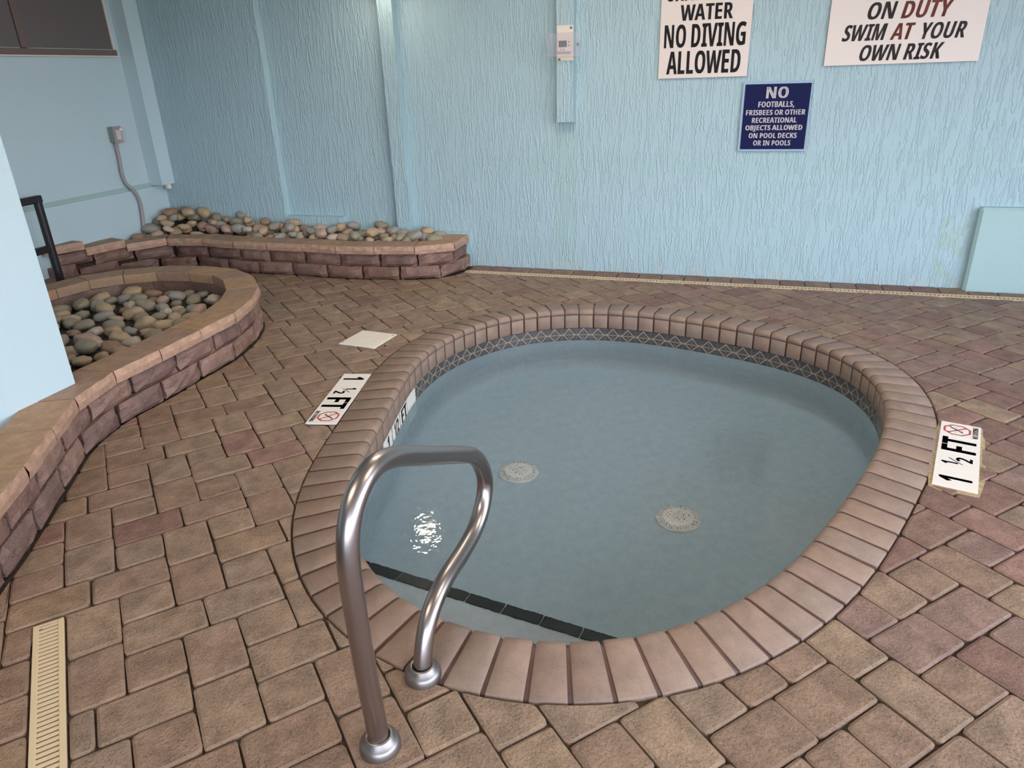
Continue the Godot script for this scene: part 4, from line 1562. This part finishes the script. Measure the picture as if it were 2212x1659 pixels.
# four square tiles: 1, 1/2, FT and the no diving sign; read from the deck, tops towards the pool
func marker(called: String, where: Array, _dir: float, label: String) -> void:
	var c: Vector2 = where[0]
	var far: Vector2 = where[1].normalized()
	var left: bool = c.x < 0.0
	# the "1" lies at the far end on the left and at the near end on the right
	var read: Vector2 = -far if left else -far
	var o := base(called, v3(c, 0.004))
	var up2 := Vector2(read.y, -read.x)
	o.basis = Basis(v3(read, 0), v3(up2, 0), Vector3.UP)
	tag(o, label, "depth marker")
	var tl := 0.1523
	for i in 4:
		var x := (i - 1.5) * tl
		var t := put(box_mesh(Vector3(0, 0, -0.004), Vector3(tl - 0.0018, 0.152, 0.009), 0.0012), "tile", M.tile_white, o, Transform3D(Basis.IDENTITY, Vector3(x, 0, 0)))
		match i:
			0:
				lettering(t, "numeral", "1", Transform3D(Basis.IDENTITY, Vector3(-0.01, 0.0, 0.0009)), 0.035, 0.112, M.ink, 0.0, 0.0006)
			1:
				lettering(t, "numeral", "1", Transform3D(Basis.IDENTITY, Vector3(-0.024, 0.026, 0.0009)), 0.020, 0.058, M.ink, 0.0, 0.0006)
				var bar := put(box_mesh(Vector3.ZERO, Vector3(0.004, 0.066, 0.0006)), "fraction_bar", M.ink, t, Transform3D(Basis(Vector3(0, 0, 1), -0.72), Vector3(0.0, 0.004, 0.0009)))
				bar.position.y = 0.006
				lettering(t, "numeral", "2", Transform3D(Basis.IDENTITY, Vector3(0.022, -0.024, 0.0009)), 0.034, 0.058, M.ink, 0.0, 0.0006)
			2:
				lettering(t, "lettering", "F", Transform3D(Basis.IDENTITY, Vector3(-0.036, 0.0, 0.0009)), 0.056, 0.124, M.ink, 0.0, 0.0006)
				lettering(t, "lettering", "T", Transform3D(Basis.IDENTITY, Vector3(0.034, 0.0, 0.0009)), 0.066, 0.124, M.ink, 0.0, 0.0006)
			3:
				lettering(t, "lettering", "NO DIVING", Transform3D(Basis.IDENTITY, Vector3(0, -0.056, 0.0009)), 0.112, 0.020, M.ink, 0.0, 0.0006)
				no_diving(t)
	if not left:
		var st := st_new()
		var f := PackedVector2Array()
		for k in 26:
			var a := TAU * k / 26.0
			var q := Vector2(cos(a), sin(a))
			var m: float = 1.0 / max(abs(q.x) / 0.325, abs(q.y) / 0.092)
			if q.x < -0.35: m *= 1.0 + 0.08 * rng.randf()
			f.append(q * m * (1.0 + rng.randf_range(-0.02, 0.05)))
		flat(st)
		for k in 26:
			var a := f[k]; var b := f[(k + 1) % 26]
			tri(st, Vector3(0, 0, -0.005), Vector3(a.x, a.y, -0.005), Vector3(b.x, b.y, -0.005), Vector3(0, 0, 1))
			quad(st, Vector3(a.x, a.y, -0.005), Vector3(b.x, b.y, -0.005), Vector3(b.x, b.y, -0.02), Vector3(a.x, a.y, -0.02), Vector3(a.x, a.y, 0))
		put(done(st), "mortar_patch", M.patch, o)

# the same depth repeated on white tiles at the waterline, read from the water
func wall_marker() -> void:
	var mid := ring_length_at(deg_to_rad(192.5))
	var stretch := 1.155
	var c := at_ring(mid, 0.2)
	var o := base("depth_marker", v3(c, -0.163))
	tag(o, "white depth marker tiles at the waterline inside the pool wall", "depth marker")
	var words := ["1", "1/2", "FT", ""]
	for i in 4:
		var l := mid + (i - 1.5) * 0.1525 * stretch
		var q := at_ring(l, 0.1985)
		var tg := (at_ring(l + 0.05, 0.1985) - at_ring(l - 0.05, 0.1985)).normalized()
		var xf := Transform3D(Basis(v3(tg, 0), Vector3.UP, v3(Vector2(-tg.y, tg.x), 0)), v3(q - c, 0))
		var t := put(box_mesh(Vector3.ZERO, Vector3(0.150, 0.094, 0.007), 0.001), "tile", M.tile_white, o, xf)
		if words[i] != "": lettering(t, "lettering", words[i], Transform3D(Basis.IDENTITY, Vector3(0, 0, 0.0039)), [0.03, 0.09, 0.11, 0.0][i], 0.075, M.ink, 0.0, 0.0008)

func no_diving(t: Node) -> void:
	var st := st_new()
	flat(st)
	var c := Vector3(0, 0.012, 0.0009)
	for k in 8:
		var a := TAU * (k + 0.5) / 8.0; var b := TAU * (k + 1.5) / 8.0
		var da := Vector3(cos(a), sin(a), 0); var db := Vector3(cos(b), sin(b), 0)
		quad(st, c + da * 0.056, c + db * 0.056, c + db * 0.047, c + da * 0.047, Vector3(0, 0, 1))
	var e := Vector3(1, -1, 0).normalized(); var f := Vector3(1, 1, 0).normalized()
	quad(st, c - e * 0.049 - f * 0.004, c + e * 0.049 - f * 0.004, c + e * 0.049 + f * 0.004, c - e * 0.049 + f * 0.004, Vector3(0, 0, 1))
	put(done(st), "ban_symbol", M.red, t)
	st = st_new()
	flat(st)
	var z := Vector3(0, 0, 0.0004)
	var limbs := [[Vector2(-0.004, -0.006), Vector2(0.02, 0.024), 0.0035], [Vector2(0.02, 0.024), Vector2(0.034, 0.03), 0.0022], [Vector2(-0.004, -0.006), Vector2(-0.024, -0.022), 0.0024]]
	for l in limbs:
		var d: Vector2 = (l[1] - l[0]).normalized() * l[2]
		var n := Vector2(-d.y, d.x)
		var a := Vector3(l[0].x, l[0].y, 0); var b := Vector3(l[1].x, l[1].y, 0); var nn := Vector3(n.x, n.y, 0)
		quad(st, c + z + a - nn, c + z + b - nn, c + z + b + nn, c + z + a + nn, Vector3(0, 0, 1))
	for k in 10:
		var a := TAU * k / 10.0; var b := TAU * (k + 1) / 10.0
		var h := c + z + Vector3(-0.012, -0.018, 0)
		tri(st, h, h + Vector3(cos(a), sin(a), 0) * 0.004, h + Vector3(cos(b), sin(b), 0) * 0.004, Vector3(0, 0, 1))
	for k in 6:
		var x := -0.036 + k * 0.012
		quad(st, c + z + Vector3(x, 0.002, 0), c + z + Vector3(x + 0.006, 0.005, 0), c + z + Vector3(x + 0.006, 0.0065, 0), c + z + Vector3(x, 0.0035, 0), Vector3(0, 0, 1))
	put(done(st), "diver_figure", M.ink, t)
